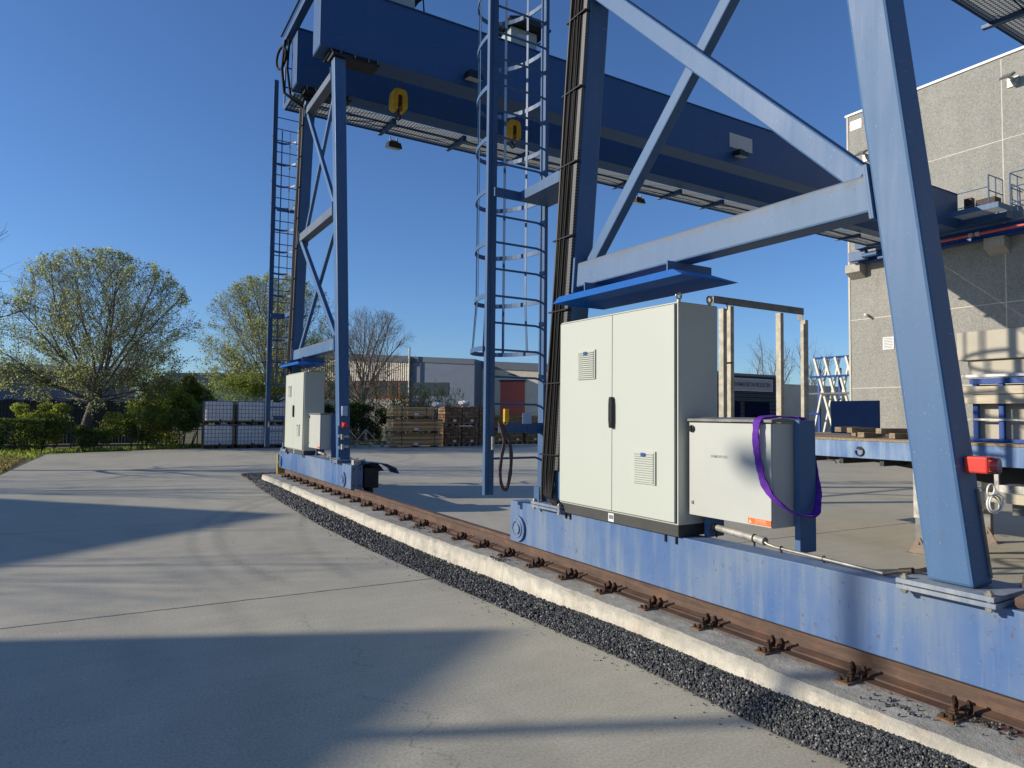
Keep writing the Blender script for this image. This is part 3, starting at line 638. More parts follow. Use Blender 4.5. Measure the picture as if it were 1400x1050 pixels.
    m = MB(); m.tube([(4.05, Rb[1] + .30, .872), (4.04, Rb[1] + .17, .918)], .013, 8); m.tube([(4.045, Rb[1] + .20, .905), (4.04, Rb[1] + .12, .925)], .019, 10)
    for k_ in range(3): m.tube([(4.04, Rb[1] + .13, .92), (4.05 + .02 * k_, Rb[1] + .06, .93 + .01 * k_), (4.12, Rb[1] + .02, .95)], .006, 6)
    m.build('conduit_end', 'bronze', root, smooth=50)
    for yy, rr_, xx, zz in ((c0 - .12, .030, 4.20, .925), (3.40 + q, .030, 4.16, .907), (3.15 + q, .016, 4.136, .878), (2.8 + q, .016, 4.103, .877)): m = MB(); m.ring((xx, yy, zz), (0, 1, 0), rr_, .004, 12, 5); m.box(xx - .005, xx + .005, yy - .005, yy + .005, .849, zz - rr_); m.build('conduit_clip', 'blackpl', root)
    # canopy
    k0, k1 = P['can']
    m = MB(); zb, zt = 2.865, 2.92; x0, x1, x2 = 3.70, 4.12, 4.32; t = .005
    prof = [(x0, zb), (x0, zt), (x1, zt), (x2, zb), (x2 - .004, zb - .0), (x1 - .005, zt - t), (x0 + t, zt - t), (x0 + t, zb)]
    m.prism(prof, 1, k0 + .10, k1 - .10)
    for (ya, yb) in ((k0 + .10, k0), (k1 - .10, k1)):      # sloping ends
        m.add([(x0, ya, zb), (x0, ya, zt), (x1, ya, zt), (x2, ya, zb), (x0, yb, zb - .0), (x2, yb, zb - .0)], [(0, 1, 4), (1, 2, 5, 4), (2, 3, 5)])
    cn = m.build('canopy', 'canopy', root)
    for yy in (lerp(k0, k1, .19), lerp(k0, k1, .83)):
        m = MB(); m.box(3.86, 4.36, yy - .006, yy + .006, zt + .002, 3.048); m.box(3.86, 4.36, yy - .05, yy + .006, zt + .002, zt + .012); m.build('canopy_bracket', 'blue', cn)
    # cables down the left leg
    LyR = lambda z: Ly(z); rq = random.Random(int(y0 * 10)); 
    tr = MB(); za, zb_ = 1.25, 9.0
    tr.hexa([(3.915, Ly(za) + .01, za), (3.949, Ly(za) + .01, za), (3.949, Ly(za) + .065, za), (3.915, Ly(za) + .065, za)], [(3.915, Ly(zb_) + .01, zb_), (3.949, Ly(zb_) + .01, zb_), (3.949, Ly(zb_) + .065, zb_), (3.915, Ly(zb_) + .065, zb_)])
    tray = tr.build('cable_tray', 'tray', root)
    rads = [.015, .012, .011, .014, .010, .012, .011, .012, .015, .010]
    for i, r in enumerate(rads):
        off = .08 + i * .0215; ph = rq.uniform(0, 6); pts = []; zz = 9.05
        while zz > 1.05:
            pts.append((3.925 - .012 * (i % 3) + .004 * math.sin(zz * 2 + ph), Ly(zz) + off + .006 * math.sin(zz * 1.7 + ph), zz)); zz -= .16
        if i < 8:
            e_ = Ly(1.0)
            pts += [(3.90, e_ + off * .9 - .01, 1.0), (3.885, e_ + off * .55, .945 + i * .004), (3.88, e_ + .01 + off * .1, .925 + i * .005), (3.89, c1 + .02, .90 + i * .006)]
        else: pts += [(3.91, Ly(1.0) + off, .93)]
        m = MB(); m.tube(pts, r, 7); m.build('cable', 'bronze' if i == 8 else ('cableg' if i in (2, 5, 9) else 'cable'), root, smooth=60)
    zz = 1.4
    while zz < 9: m = MB(); m.box(3.885, 3.952, Ly(zz) + .0, Ly(zz) + .31, zz - .008, zz + .004); m.build('cable_strap', 'blackpl', root); zz += .72
    # cage ladder beyond the left leg
    L = P['lad']; zt_ = 10.3; z0 = .93; lad = MB()
    lad.box(3.575, 3.685, L, L + .018, z0, zt_); lad.box(3.575, 3.590, L + .018, L + .05, z0, zt_); lad.box(3.672, 3.685, L + .018, L + .05, z0, zt_)
    lad.box(3.622, 3.630, L - .022, L, z0, zt_); lad = lad.build('ladder', 'ladderblue', root)
    m = MB(); m.box(4.29, 4.30, L - .05, L + .055, z0, zt_); m.box(4.30, 4.335, L - .05, L - .040, z0, zt_); m.build('stile', 'ladderblue', lad)
    zz = 1.32; i = 0
    while zz < 9.4:
        m = MB(); m.tube([(3.685, L + .005, zz), (4.22, L + .005, zz), (4.26, L - .005, zz - .012), (4.292, L - .035, zz - .035)], .0125, 7); m.build('rung', 'ladderblue', lad, smooth=60); zz += .297
    zz = 2.52; hz = []
    while zz < 9.3:
        k_ = 0 if zz > 2.6 else 1; rad = .36 + .04 * k_; pts = []
        for j in range(25):
            a = math.pi * j / 24; pts.append((3.955 - math.cos(a) * (rad - .0), L + .04 + math.sin(a) * (rad + .32)))
        m = MB(); n = len(pts); vs = []
        for (px, py) in pts:
            dx, dy = px - 3.955, py - L - .2; l = math.hypot(dx, dy) or 1; ux, uy = dx / l * .006, dy / l * .006
            vs += [(px - ux, py - uy, zz - .025), (px + ux, py + uy, zz - .025), (px + ux, py + uy, zz + .025), (px - ux, py - uy, zz + .025)]
        m.add(vs, [(j * 4 + a_, j * 4 + (a_ + 1) % 4, j * 4 + 4 + (a_ + 1) % 4, j * 4 + 4 + a_) for j in range(n - 1) for a_ in range(4)] + [(3, 2, 1, 0), tuple((n - 1) * 4 + q_ for q_ in range(4))])
        m.build('cage_hoop', 'ladderblue', lad); hz.append(zz); zz += .585
    for a in (25, 58, 90, 122, 155):
        a = math.radians(a); m = MB(); ex = .05
        px, py = 3.955 - math.cos(a) * .352, L + .04 + math.sin(a) * .672; qx, qy = 3.955 - math.cos(a) * (.352 + ex), L + .04 + math.sin(a) * (.672 + ex)
        m.bar((px, py, 3.1), (px, py, 9.3), .030, .006, up=(math.cos(a), -math.sin(a) * .6, 0)); m.bar((qx, qy, 2.5), (px, py, 3.1), .030, .006, up=(math.cos(a), -math.sin(a) * .6, 0)); m.build('cage_bar', 'ladderblue', lad)
    m = MB(); zz = 4.18; yl = Ly(zz) + .25
    m.box(3.62, 4.34, L - .075, L - .052, zz, zz + .10); m.hexa([(3.95, yl, zz), (4.34, yl, zz), (4.34, L - .075, zz), (3.95, L - .075, zz)], [(3.95, yl, zz + .012), (4.34, yl, zz + .012), (4.34, L - .075, zz + .012), (3.95, L - .075, zz + .012)])
    m.hexa([(3.94, yl, zz), (3.95, yl, zz), (3.95, L - .075, zz), (3.94, L - .075, zz)], [(3.94, yl, zz + .12), (3.95, yl, zz + .12), (3.95, L - .075, zz + .1), (3.94, L - .075, zz + .1)]); m.build('ladder_bracket', 'ladderblue', lad)
    for zz in (6.9,):
        m = MB(); m.box(3.70, 4.29, L - .07, L - .052, zz, zz + .08); m.box(3.98, 3.99, Ly(zz) + .25, L - .07, zz, zz + .08); m.build('ladder_bracket', 'ladderblue', lad)
    m = MB(); m.box(3.70, 4.34, L - .062, L - .052, 1.60, 1.71); m.box(4.08, 4.34, L - .072, L - .062, 1.59, 1.70); m.box(4.28, 4.29, Lb[1] - .02, L - .062, 1.60, 1.70); m.build('ladder_lock_plate', 'ladderblue', lad)
    m = MB(); m.box(4.0, 4.12, L - .078, L - .074, 1.70, 1.82); m.build('ladder_notice', 'paleblue', lad, bevel=.002)
    m = MB(); m.box(3.70, 3.745, L - .080, L - .076, 1.60, 1.69); m.box(3.635, 3.665, L - .05, L - .03, 1.42, 1.56); m.build('ladder_latch', 'galv', lad)
    # electrics on the right leg
    if near:
        m = MB(); m.prism([(1.52, .852), (1.66, .852), (1.66, .90), (1.58, .96), (1.52, .93)], 0, 3.98, 4.12); m.tube([(4.0, 1.6, .95), (4.0, 1.6, 1.02)], .03, 8); m.build('sill_bracket', 'rust', root, bevel=.005)
        m = MB(); m.box(4.03, 4.12, 1.79, Ry0(1.55) - .001, 1.51, 1.60); bc = m.build('warning_beacon', 'red', root, bevel=.010)
        m = MB(); m.tube([(4.075, 1.79, 1.553), (4.08, 1.755, 1.553)], [.045, .042], 24); m.build('beacon_lens', 'darkred', bc, smooth=40)
        m = MB(); m.prism([(1.792, 1.518), (1.765, 1.53), (1.765, 1.575), (1.792, 1.59)], 0, 4.04, 4.11); m.build('beacon_shoulder', 'red', bc, bevel=.004)
        for k_ in range(4):
            m = MB(); m.ring((4.10, 1.80 - .006 * k_, 1.345 + .004 * k_), (.25, 1, .05 * k_ - .1), .043 + .006 * (k_ % 2), .0045, 28, 6); m.build('coiled_cable', 'white' if k_ % 2 else 'galv', root, smooth=60)
        m = MB(); m.ring((4.07, 1.795, 1.425), (.1, 1, .1), .032, .0045, 24, 6); m.build('coiled_cable', 'white', root, smooth=60)
        m = MB(); m.hexa([(4.12, Ry0(.95) - .014, .95), (4.135, Ry0(.95) - .014, .95), (4.135, Ry0(.95) - .003, .95), (4.12, Ry0(.95) - .003, .95)], [(4.12, Ry0(1.42) - .014, 1.42), (4.135, Ry0(1.42) - .014, 1.42), (4.135, Ry0(1.42) - .003, 1.42), (4.12, Ry0(1.42) - .003, 1.42)]); m.build('conduit', 'galvd', root)
    else:
        f = lambda z: Ry0(z) - .002
        m = MB(); m.box(4.0, 4.11, f(1.9) - .06, f(1.9), 1.74, 1.93); m.build('leg_switch_box', 'paleblue', root, bevel=.008)
        m = MB(); m.box(4.0, 4.09, f(1.6) - .09, f(1.6), 1.52, 1.62); m.tube([(4.045, f(1.6) - .09, 1.57), (4.045, f(1.6) - .13, 1.57)], .045, 14); m.build('warning_beacon', 'red', root, bevel=.006)
        for zz in (1.34, 1.15):
            m = MB(); m.box(3.98, 4.02, f(zz) - .06, f(zz), zz - .05, zz + .05); m.box(4.03, 4.12, f(zz) - .05, f(zz), zz - .02, zz + .03); m.build('leg_socket', 'galv', root)
        m = MB(); zz = .95
        while zz < 1.5: m.box(3.935, 3.951, f(zz) + .02, f(zz) + .10, zz, zz + .16); zz += .22
        m.build('leg_cable_duct', 'ladderblue', root)
        # drive motor and its hood on the near end of the far crane
        m = MB(); m.box(4.20, 4.48, y0 + .0, y0 + .35, .42, .80); m.tube([(4.34, y0 + .17, .3), (4.34, y0 + .17, .45)], .09, 16); dr = m.build('drive_motor', 'greysteel', root, bevel=.02)
        m = MB(); prof = [(4.05, .86), (4.30, .90), (4.62, .86), (4.80, .78), (4.86, .68), (4.84, .67), (4.77, .765), (4.61, .845), (4.30, .885), (4.05, .845)]
        m.prism(prof, 1, y0 - .05, y0 + .38); m.prism([(4.06, .84), (4.3, .88), (4.6, .84), (4.72, .70), (4.5, .68), (4.4, .60), (4.06, .60)], 1, y0 + .37, y0 + .38); m.build('motor_hood', 'girderblue', dr)
        m = MB(); m.box(4.0, 4.14, y0 + .02, y0 + .16, .85, .94); m.tube([(4.14, y0 + .1, .90), (4.24, y0 + .1, .93)], .035, 10); m.build('cable_gland_box', 'galv', dr, bevel=.004)
        # lights, plate and boxes on girder 1
        def flood(c, ax, hang=False):
            x_, y_, z_ = c; m = MB()
            m.hexa([(x_ - .20, y_ - .16, z_ - .07), (x_ + .20, y_ - .16, z_ - .07), (x_ + .20, y_ + .12, z_ - .02), (x_ - .20, y_ + .12, z_ - .02)], [(x_ - .17, y_ - .12, z_ + .10), (x_ + .17, y_ - .12, z_ + .10), (x_ + .17, y_ + .10, z_ + .13), (x_ - .17, y_ + .10, z_ + .13)])
            fo = m.build('floodlight', 'blackpl', root, bevel=.01)
            m = MB(); m.hexa([(x_ - .17, y_ - .135, z_ - .078), (x_ + .17, y_ - .135, z_ - .078), (x_ + .17, y_ + .10, z_ - .036), (x_ - .17, y_ + .10, z_ - .036)], [(x_ - .17, y_ - .135, z_ - .06), (x_ + .17, y_ - .135, z_ - .06), (x_ + .17, y_ + .10, z_ - .02), (x_ - .17, y_ + .10, z_ - .02)]); m.build('floodlight_glass', 'lamp', fo)
            m = MB()
            for sx in (-.1, .1): m.box(x_ + sx - .012, x_ + sx + .012, y_ - .02, y_ + (.03 if hang else .22), z_ + .05, z_ + (.27 if hang else .16))
            m.box(x_ - .11, x_ + .11, y_ - .06, y_ + .04, z_ + .07, z_ + .16); m.build('floodlight_bracket', 'galvd' if hang else 'blackpl', fo)
        flood((7.1, g1 - .22, 9.50), 0); flood((16.1, g1 - .22, 9.58), 0); flood((6.63, wy + .10, 9.04), 0, True); flood((15.4, wy + .10, 9.04), 0, True)
        m = MB(); m.box(15.86, 16.87, g1 - .02, g1 - .002, 9.86, 10.30); m.build('nameplate', 'ivory', root, bevel=.02)
        for x_ in (8.25, 5.0):
            m = MB(); m.box(x_, x_ + .75, g1 + .04, g1 + .5, 10.79, 11.22); eb = m.build('electrical_box', 'greenbox', root, bevel=.01)
            m = MB(); m.prism([(x_ - .2, 11.24), (x_ + 1.0, 11.24), (x_ + 1.0, 11.28), (x_ + .4, 11.46), (x_ - .2, 11.28)], 1, g1 - .22, g1 + .65); m.build('rain_hood', 'blackpl', eb)
            m = MB(); m.box(x_ + .2, x_ + .5, g1 + .035, g1 + .039, 11.02, 11.08); m.build('box_sign', 'paleblue', eb)
            m = MB(); m.tube([(x_ + .8, g1 + .1, 11.0), (x_ + .95, g1 + .05, 11.1), (x_ + 1.0, g1 + .1, 10.8)], .02, 6)
            m.build('box_cable', 'cable', eb)
    # tie beam and cable loops over the girder ends
    m = MB(); m.bar((3.60, g2 + .9, 10.75), (3.60, g1 - .3, 10.75), .16, .18); m.tube([(3.48, g2 + .9, 10.86), (3.48, g1 - .3, 10.86)], .03, 8); m.build('end_tie', 'girderblue', root)
    m = MB(); m.ring((3.46, g2 + .75, 10.25), (1, .2, 0), .26, .03, 24, 7); m.tube([(3.5, g2 + .55, 10.6), (3.45, g2 + .6, 9.9), (3.5, g2 + .5, 9.3), (3.75, g2 + .42, 9.12), (3.9, g2 + .35, 9.0)], .035, 7); m.tube([(3.58, g2 + .5, 10.6), (3.55, g2 + .5, 9.9), (3.62, g2 + .42, 9.25), (3.9, g2 + .3, 9.05)], .03, 7); m.build('cable_loop', 'cable', root, smooth=60)
    return root
M['paleorange'] = simple('pale_orange_print', (.85, .50, .30), .5, var=.05)
M['faded'] = simple('worn_lettering', (.36, .36, .36), .5, var=.5, scale=90)
M['ivory'] = simple('ivory_plate', (.50, .48, .42), .5, var=.05)
M['greenbox'] = simple('grey_green_box', (.30, .36, .34), .5, var=.1)
def traymat():
    m, t, b = newmat('perforated_tray'); tc = N(t, 'ShaderNodeTexCoord'); s = N(t, 'ShaderNodeSeparateXYZ'); t.links.new(tc.outputs['Object'], s.inputs[0])
    a = mth(t, 'FRACT', mth(t, 'DIVIDE', s.outputs[2], .03)); c = mth(t, 'FRACT', mth(t, 'DIVIDE', mth(t, 'MULTIPLY_ADD', s.outputs[2], .0975, s.outputs[1]), .022))
    k = mth(t, 'MULTIPLY', mth(t, 'LESS_THAN', a, .5), mth(t, 'LESS_THAN', c, .4))
    cc = mix(t, k, (.10, .10, .10), (.03, .03, .03)); t.links.new(cc, b.inputs['Base Color']); b.inputs['Metallic'].default_value = .3; b.inputs['Roughness'].default_value = .5
    return m
M['tray'] = traymat()
near_crane = crane(dict(near=True, y0=.79, y1=6.53, Rb=(1.83, 2.07), Rt=(2.86, 3.10), Lb=(5.60, 5.86), Lt=(4.79, 5.05), g1=2.45, g2=4.45, wy=6.13,
                        cab=(3.915, 5.515), vents=((5.065, 2.27), (4.275, 1.375)), box=(3.11, 3.88), can=(3.67, 5.37), lad=6.45),
                   'nearer blue gantry crane, its foot with the large cream two-door cabinet and purple sling')
far_crane = crane(dict(near=False, y0=12.12, y1=17.85, Rb=(12.84, 13.07), Rt=(13.78, 14.02), Lb=(17.0, 17.25), Lt=(16.1, 16.35), g1=13.8, g2=15.75, wy=17.2,
                       cab=(15.35, 17.05), vents=((16.6, 2.3), (15.75, 1.4)), box=(14.33, 15.2), can=(15.1, 16.95), lad=17.78),
                  'farther blue gantry crane whose whole near leg, girders and walkway show against the sky')
# hook blocks hanging between the girders of the far crane
def hook(x, label):
    r = thing('hook_block', (x, 15.05, 8.6), label, 'crane hook', 'yellow hook blocks of the far crane')
    y = 15.05; m = MB()
    for sx in (-.13, .09): m.prism([(8.98, -.16), (8.92, .0), (8.98, .16), (9.30, .18), (9.40, .10), (9.40, -.10), (9.30, -.18)], 0, x + sx, x + sx + .05)
    m.v = [(a, b, c) for (a, b, c) in m.v]
    m = MB()
    prof = [(-.13, 8.97), (-.19, 9.05), (-.19, 9.3), (-.16, 9.44), (-.10, 9.48), (.10, 9.48), (.16, 9.44), (.19, 9.3), (.19, 9.05), (.13, 8.97), (.055, 8.97), (.055, 9.12), (.05, 9.34), (-.05, 9.34), (-.055, 9.12), (-.055, 8.97)]
    m.prism([(x + a, b) for a, b in prof], 1, y - .14, y + .14); m.build('hook_housing', 'yellow', r, bevel=.02)
    m = MB(); m.tube([(x, y - .10, 9.25), (x, y + .10, 9.25)], .12, 20); m.build('sheave', 'darksteel', r)
    m = MB(); pts = [(x, y, 9.0)] + [(x + .065 * math.sin(a) , y, 8.84 - .065 * math.cos(a)) for a in [math.radians(v) for v in (180, 120, 60, 0, -60, -100)]]
    m.tube([(x, y, 9.05), (x, y, 8.90)], .035, 8); m.tube(pts[1:], [.022, .026, .026, .022, .018, .012], 8); m.build('hook', 'darksteel', r, smooth=50)
    m = MB()
    for dx in (-.15, -.05, .05, .15): m.tube([(x + dx, y, 9.3), (x + dx * 1.2, y, 10.4)], .009, 5)
    m.build('wire_rope', 'rope', r)
hook(5.87, 'yellow crane hook block hanging nearer the A-frame leg, left of the cage ladder')
hook(9.05, 'yellow crane hook block seen behind the rungs of the near cage ladder')
# slings
def ribbon(pts, w, t, dirs):
    m = MB(); P_ = [Vector(p) for p in pts]; vs = []
    for i, p in enumerate(P_):
        d = (P_[min(i + 1, len(P_) - 1)] - P_[max(i - 1, 0)]).normalized(); u = Vector(dirs[i] if isinstance(dirs, list) else dirs); u = (u - d * u.dot(d)).normalized(); n = d.cross(u)
        for a, b in ((-1, -1), (1, -1), (1, 1), (-1, 1)): vs.append(p + u * a * w / 2 * (1 + .10 * math.sin(i * .9) + .06 * math.sin(i * 2.3)) + n * b * t / 2 * (1 + .3 * math.sin(i * 1.3)))
    n = len(P_); m.add(vs, [(j * 4 + a_, j * 4 + (a_ + 1) % 4, j * 4 + 4 + (a_ + 1) % 4, j * 4 + 4 + a_) for j in range(n - 1) for a_ in range(4)] + [(3, 2, 1, 0), tuple((n - 1) * 4 + q for q in range(4))])
    return m
def spline(pts, n=6):
    out = []; P_ = [Vector(p) for p in pts]
    for i in range(len(P_) - 1):
        a, b, c, d = P_[max(i - 1, 0)], P_[i], P_[i + 1], P_[min(i + 2, len(P_) - 1)]
        for k in range(n):
            t = k / n; out.append(.5 * ((2 * b) + (c - a) * t + (2 * a - 5 * b + 4 * c - d) * t * t + (3 * b - a - 3 * c + d) * t ** 3))
    return out + [P_[-1]]
pp = spline([(4.35, 3.19, 1.800), (4.15, 3.19, 1.806), (4.02, 3.195, 1.80), (3.955, 3.20, 1.775), (3.94, 3.205, 1.68), (3.945, 3.20, 1.56), (3.945, 3.175, 1.45), (3.945, 3.15, 1.36), (3.95, 3.09, 1.27), (4.00, 3.04, 1.20), (4.12, 3.01, 1.135), (4.28, 3.0, 1.12), (4.36, 3.02, 1.17), (4.405, 3.05, 1.29), (4.415, 3.085, 1.45), (4.415, 3.115, 1.60), (4.42, 3.15, 1.72), (4.41, 3.17, 1.79), (4.37, 3.19, 1.802)], 5)
sl = ribbon(pp, .052, .010, (0, 1, .15)).build('lifting_sling', 'purple', None, smooth=60); tag(sl, 'purple webbing sling looped over the corner of the small grey box', 'sling')
sl['group'] = ''
del sl['group']
m = ribbon(spline([(3.70, 6.36, 1.72), (3.72, 6.34, 1.62), (3.75, 6.34, 1.52), (3.72, 6.34, 1.35), (3.70, 6.34, 1.18), (3.73, 6.35, 1.03), (3.78, 6.35, .99), (3.82, 6.35, 1.08), (3.84, 6.34, 1.3), (3.82, 6.34, 1.5), (3.77, 6.34, 1.60), (3.72, 6.36, 1.70)]), .035, .014, (1, 0, 0))
sl = m.build('lifting_sling', 'brownsling', None, smooth=60); tag(sl, 'worn brown webbing sling knotted to the foot of the near cage ladder', 'sling')
m = MB(); m.box(3.73, 3.785, 6.30, 6.34, 1.72, 1.86); m.ring((3.757, 6.33, 1.71), (0, 1, 0), .02, .006, 14, 6); pk = m.build('padlock_tag', 'yellow', None, bevel=.004); tag(pk, 'small yellow tag padlocked to the near cage ladder above the brown sling', 'lock tag')
# ---------------------------------------------------------------- concrete hall on the right
H = thing('concrete_hall', (30.5, 5, 0), 'tall grey washed-aggregate concrete hall with white roof edge behind the crane legs', 'industrial building')
m = MB(); m.box(30.5, 62, -14, 19.35, -.1, 16.3); m.build('wall', 'agg', H)
m = MB()
for yy in (0.0, 6.38, 12.76): m.box(30.492, 30.5, yy - .022, yy + .022, 0, 16.25)
for zz in (3.2, 6.43, 9.66, 12.95): m.box(30.493, 30.5, -14, 19.35, zz - .02, zz + .02)
m.box(30.47, 30.55, 19.27, 19.36, 0, 16.3); m.build('panel_joint', 'jointc', H)
m = MB(); m.box(30.44, 62.0, -14.05, 19.42, 16.302, 16.40); m.build('roof_edge', 'whitetrim', H)
for i, yy in enumerate((18.48, 12.58, 6.7, .8)):
    m = MB(); y_a, y_b = yy, yy + .72; x0 = 29.98
    m.hexa([(x0, y_a, 8.62), (30.492, y_a, 8.36), (30.492, y_b, 8.36), (x0, y_b, 8.62)], [(x0, y_a, 9.0), (30.492, y_a, 9.0), (30.492, y_b, 9.0), (x0, y_b, 9.0)]); m.build('corbel', 'corbelc', H, bevel=.01)
m = MB(); m.box(30.488, 30.4915, 18.62, 19.18, 15.58, 16.02); sg = m.build('wall_sign', 'white', H)
text('sign_letters', 'BETON', .2, 'red', (30.486, 18.90, 15.80), (0, -1, 0), (0, 0, 1), sg, .002)
def wall_lamp(y_, z_):
    m = MB(); m.hexa([(29.85, y_ - .22, z_), (30.2, y_ - .22, z_ + .22), (30.2, y_ + .22, z_ + .22), (29.85, y_ + .22, z_)], [(29.80, y_ - .2, z_ + .07), (30.17, y_ - .2, z_ + .30), (30.17, y_ + .2, z_ + .30), (29.80, y_ + .2, z_ + .07)]); w_ = m.build('wall_lamp', 'galvd', H, bevel=.01)
    m = MB(); m.box(30.15, 30.491, y_ - .04, y_ + .04, z_ + .12, z_ + .19); m.box(30.45, 30.491, y_ - .2, y_ + .2, z_ - .15, z_ + .22); m.build('lamp_arm', 'galv', w_)
wall_lamp(18.35, 14.0); wall_lamp(12.35, 15.1)
m = MB(); m.box(30.30, 30.491, 18.42, 18.50, 6.58, 6.66); m.tube([(30.34, 18.46, 6.62), (30.18, 18.30, 6.52)], .06, 10); m.build('wall_camera', 'white', H, smooth=40)
m = MB(); m.box(30.47, 30.491, 17.22, 17.72, 4.92, 5.48); lv = m.build('wall_vent', 'white', H)
m = MB()
for i in range(7): m.box(30.462, 30.4695, 17.27, 17.67, 4.98 + i * .07, 5.01 + i * .07)
m.build('vent_slat_row', 'galvd', lv)
RW = thing('runway_beam', (30.2, 2, 9), 'blue runway beam with red conductor bar carried on concrete corbels of the hall', 'crane runway')
m = MB(); m.box(30.02, 30.40, -12, 19.0, 9.002, 9.03); m.box(30.17, 30.20, -12, 19.0, 9.03, 9.42); m.box(30.04, 30.33, -12, 19.0, 9.42, 9.45); m.build('beam', 'rackblue', RW)
m = MB(); m.tube([(29.42, -12, 9.10), (29.42, 15.3, 9.10)], .055, 8); m.build('conductor_bar', 'conduitred', RW, smooth=50)
m = MB()
for yy in np.arange(-11, 15, 2.3): m.bar((30.1, float(yy), 9.2), (29.44, float(yy), 9.16), .03)
for yy in (13.5, 13.25): m.box(29.36, 29.48, yy - .07, yy + .07, 9.03, 9.17)
m.build('conductor_arm_row', 'galv', RW)
def carriage(y_, label):
    r = thing('end_carriage', (29.7, y_ + 3, 9.45), label, 'end carriage', 'end carriages of the cranes on the hall runway')
    m = MB(); m.box(29.35, 29.9, y_, y_ + 6.1, 9.50, 9.95); m.build('carriage_beam', 'girderblue', r, bevel=.01)
    m = MB(); m.add([(28.2, y_ - .2, 9.75), (29.3, y_ - .2, 9.75), (29.3, y_ + 1.5, 9.75), (28.2, y_ + 1.5, 9.75)], [(0, 1, 2, 3)]); m.build('platform', 'grate', r)
    m = MB(); m.box(28.2, 29.34, y_ - .22, y_ - .2, 9.66, 9.86); m.box(28.18, 28.2, y_ - .22, y_ + 1.5, 9.66, 9.86); m.build('platform_edge', 'ladderblue', r)
    m = MB(); yy = y_ + .45; rl = .021
    for (a, b) in (((29.0, yy), (30.15, yy)),):
        for zz in (10.0, 10.62, 11.22): m.tube([(a[0], a[1], zz), (b[0], b[1], zz)], rl, 6)
        for t in (0, .5, 1): m.tube([(lerp(a[0], b[0], t), yy, 9.75), (lerp(a[0], b[0], t), yy, 11.22)], rl + .006 * (t == 0), 6)
    for zz in (10.15, 10.75): m.tube([(29.0, yy, zz), (29.0, yy + 1.4, zz)], rl * .8, 6)
    for zz in (10.0, 10.6, 11.15): m.tube([(29.3, y_ - .15, zz), (30.3, y_ - .15, zz)], rl, 6); m.tube([(29.3, y_ - .15, zz), (29.3, y_ - 1.2, zz)], rl, 6)
    for x_ in (29.3, 29.9): m.tube([(x_, y_ - .15, 9.75), (x_, y_ - .15, 11.15)], rl, 6)
    m.build('platform_rail', 'ladderblue', r)
    m = MB(); m.box(29.4, 29.9, y_ + .4, y_ + 1.1, 9.955, 10.45); m.box(29.35, 29.6, y_ + 1.2, y_ + 1.5, 9.955, 10.6); m.build('drive_unit', 'darksteel', r, bevel=.02)
    m = MB(); m.box(29.62, 29.9, y_ + 5.8, y_ + 6.6, 9.05, 9.48); m.tube([(29.6, y_ + 5.2, 9.2), (29.6, y_ + 5.9, 9.2)], .1, 12); m.build('buffer_box', 'ladderblue', r, bevel=.01)
carriage(12.2, 'end carriage and railed platform where the farther crane meets the hall wall')

# ---------------------------------------------------------------- flatbed trailer with its load
T = thing('flatbed_trailer', (10.4, 3, 0), 'worn blue flatbed trailer with timber deck, standing on its landing legs behind the near crane', 'trailer')
m = MB(); m.box(9.2, 9.26, -4, 8.3, 1.235, 1.475); m.box(11.59, 11.65, -4, 8.3, 1.235, 1.475); m.box(9.26, 11.59, 8.22, 8.3, 1.235, 1.475); m.build('side_rail', 'deepblue', T, bevel=.006)
m = MB(); m.box(9.2, 11.65, -4, 8.3, 1.478, 1.512); m.build('deck', 'wood', T)
m = MB()
for x_ in (9.85, 10.95): m.prism([(-4, .80), (3.4, .86), (5.2, 1.08), (6.6, 1.234), (8.2, 1.234), (-4, 1.234)], 0, x_, x_ + .14)
for yy in np.arange(-3.6, 8, .6): m.box(9.27, 11.58, float(yy), float(yy) + .06, 1.14, 1.234)
m.build('chassis', 'darkclad', T)
for (x_, y_) in ((9.42, 5.0), (11.25, 5.0)):
    m = MB(); m.box(x_ - .06, x_ + .06, y_ - .06, y_ + .06, .48, 1.2); lg = m.build('landing_leg', 'galv', T, bevel=.004)
    m = MB(); m.box(x_ - .045, x_ + .045, y_ - .045, y_ + .045, .09, .479); m.build('inner_leg', 'galvd', lg)
    m = MB(); m.prism([(y_ - .13, .012), (y_ + .13, .012), (y_ + .02, .22), (y_ - .02, .22)], 0, x_ - .062, x_ - .047); m.box(x_ - .1, x_ + .1, y_ - .15, y_ + .15, 0.0, .012); m.tube([(x_ - .08, y_, .15), (x_ + .08, y_, .15)], .018, 8); m.build('landing_foot', 'woodgrey', lg)
for y_ in (5.70, 2.3, 7.6):
    m = MB(); m.ring((9.185, y_, 1.33), (1, 0, 0), .058, .010, 24, 7, math.radians(0), math.radians(330)); m.box(9.18, 9.199, y_ - .02, y_ + .02, 1.36, 1.40); m.build('lashing_ring', 'darksteel', T, smooth=60)
for (y_, zz) in ((6.55, 1.20), (6.2, 1.20)):
    m = MB(); m.tube([(9.22, y_, 1.235), (9.20, y_, 1.19), (9.20, y_ - .12, 1.18), (9.20, y_ - .14, 1.14)], .01, 6); m.build('rope_hook', 'darksteel', T)
m = MB(); m.box(9.19, 9.215, -1.5, 4.40, .81, .925); m.build('side_guard', 'paintwood', T)
m = MB(); m.box(9.22, 9.26, 3.98, 4.03, .93, 1.20); m.box(9.22, 9.6, 3.5, 3.98, .93, 1.02); m.box(9.3, 9.4, 3.6, 3.66, 1.0, 1.12); m.build('guard_bracket', 'galv', T, bevel=.004)
m = MB(); m.box(9.35, 9.75, 3.2, 3.9, .66, .80); m.build('stowage_box', 'galvd', T, bevel=.006)
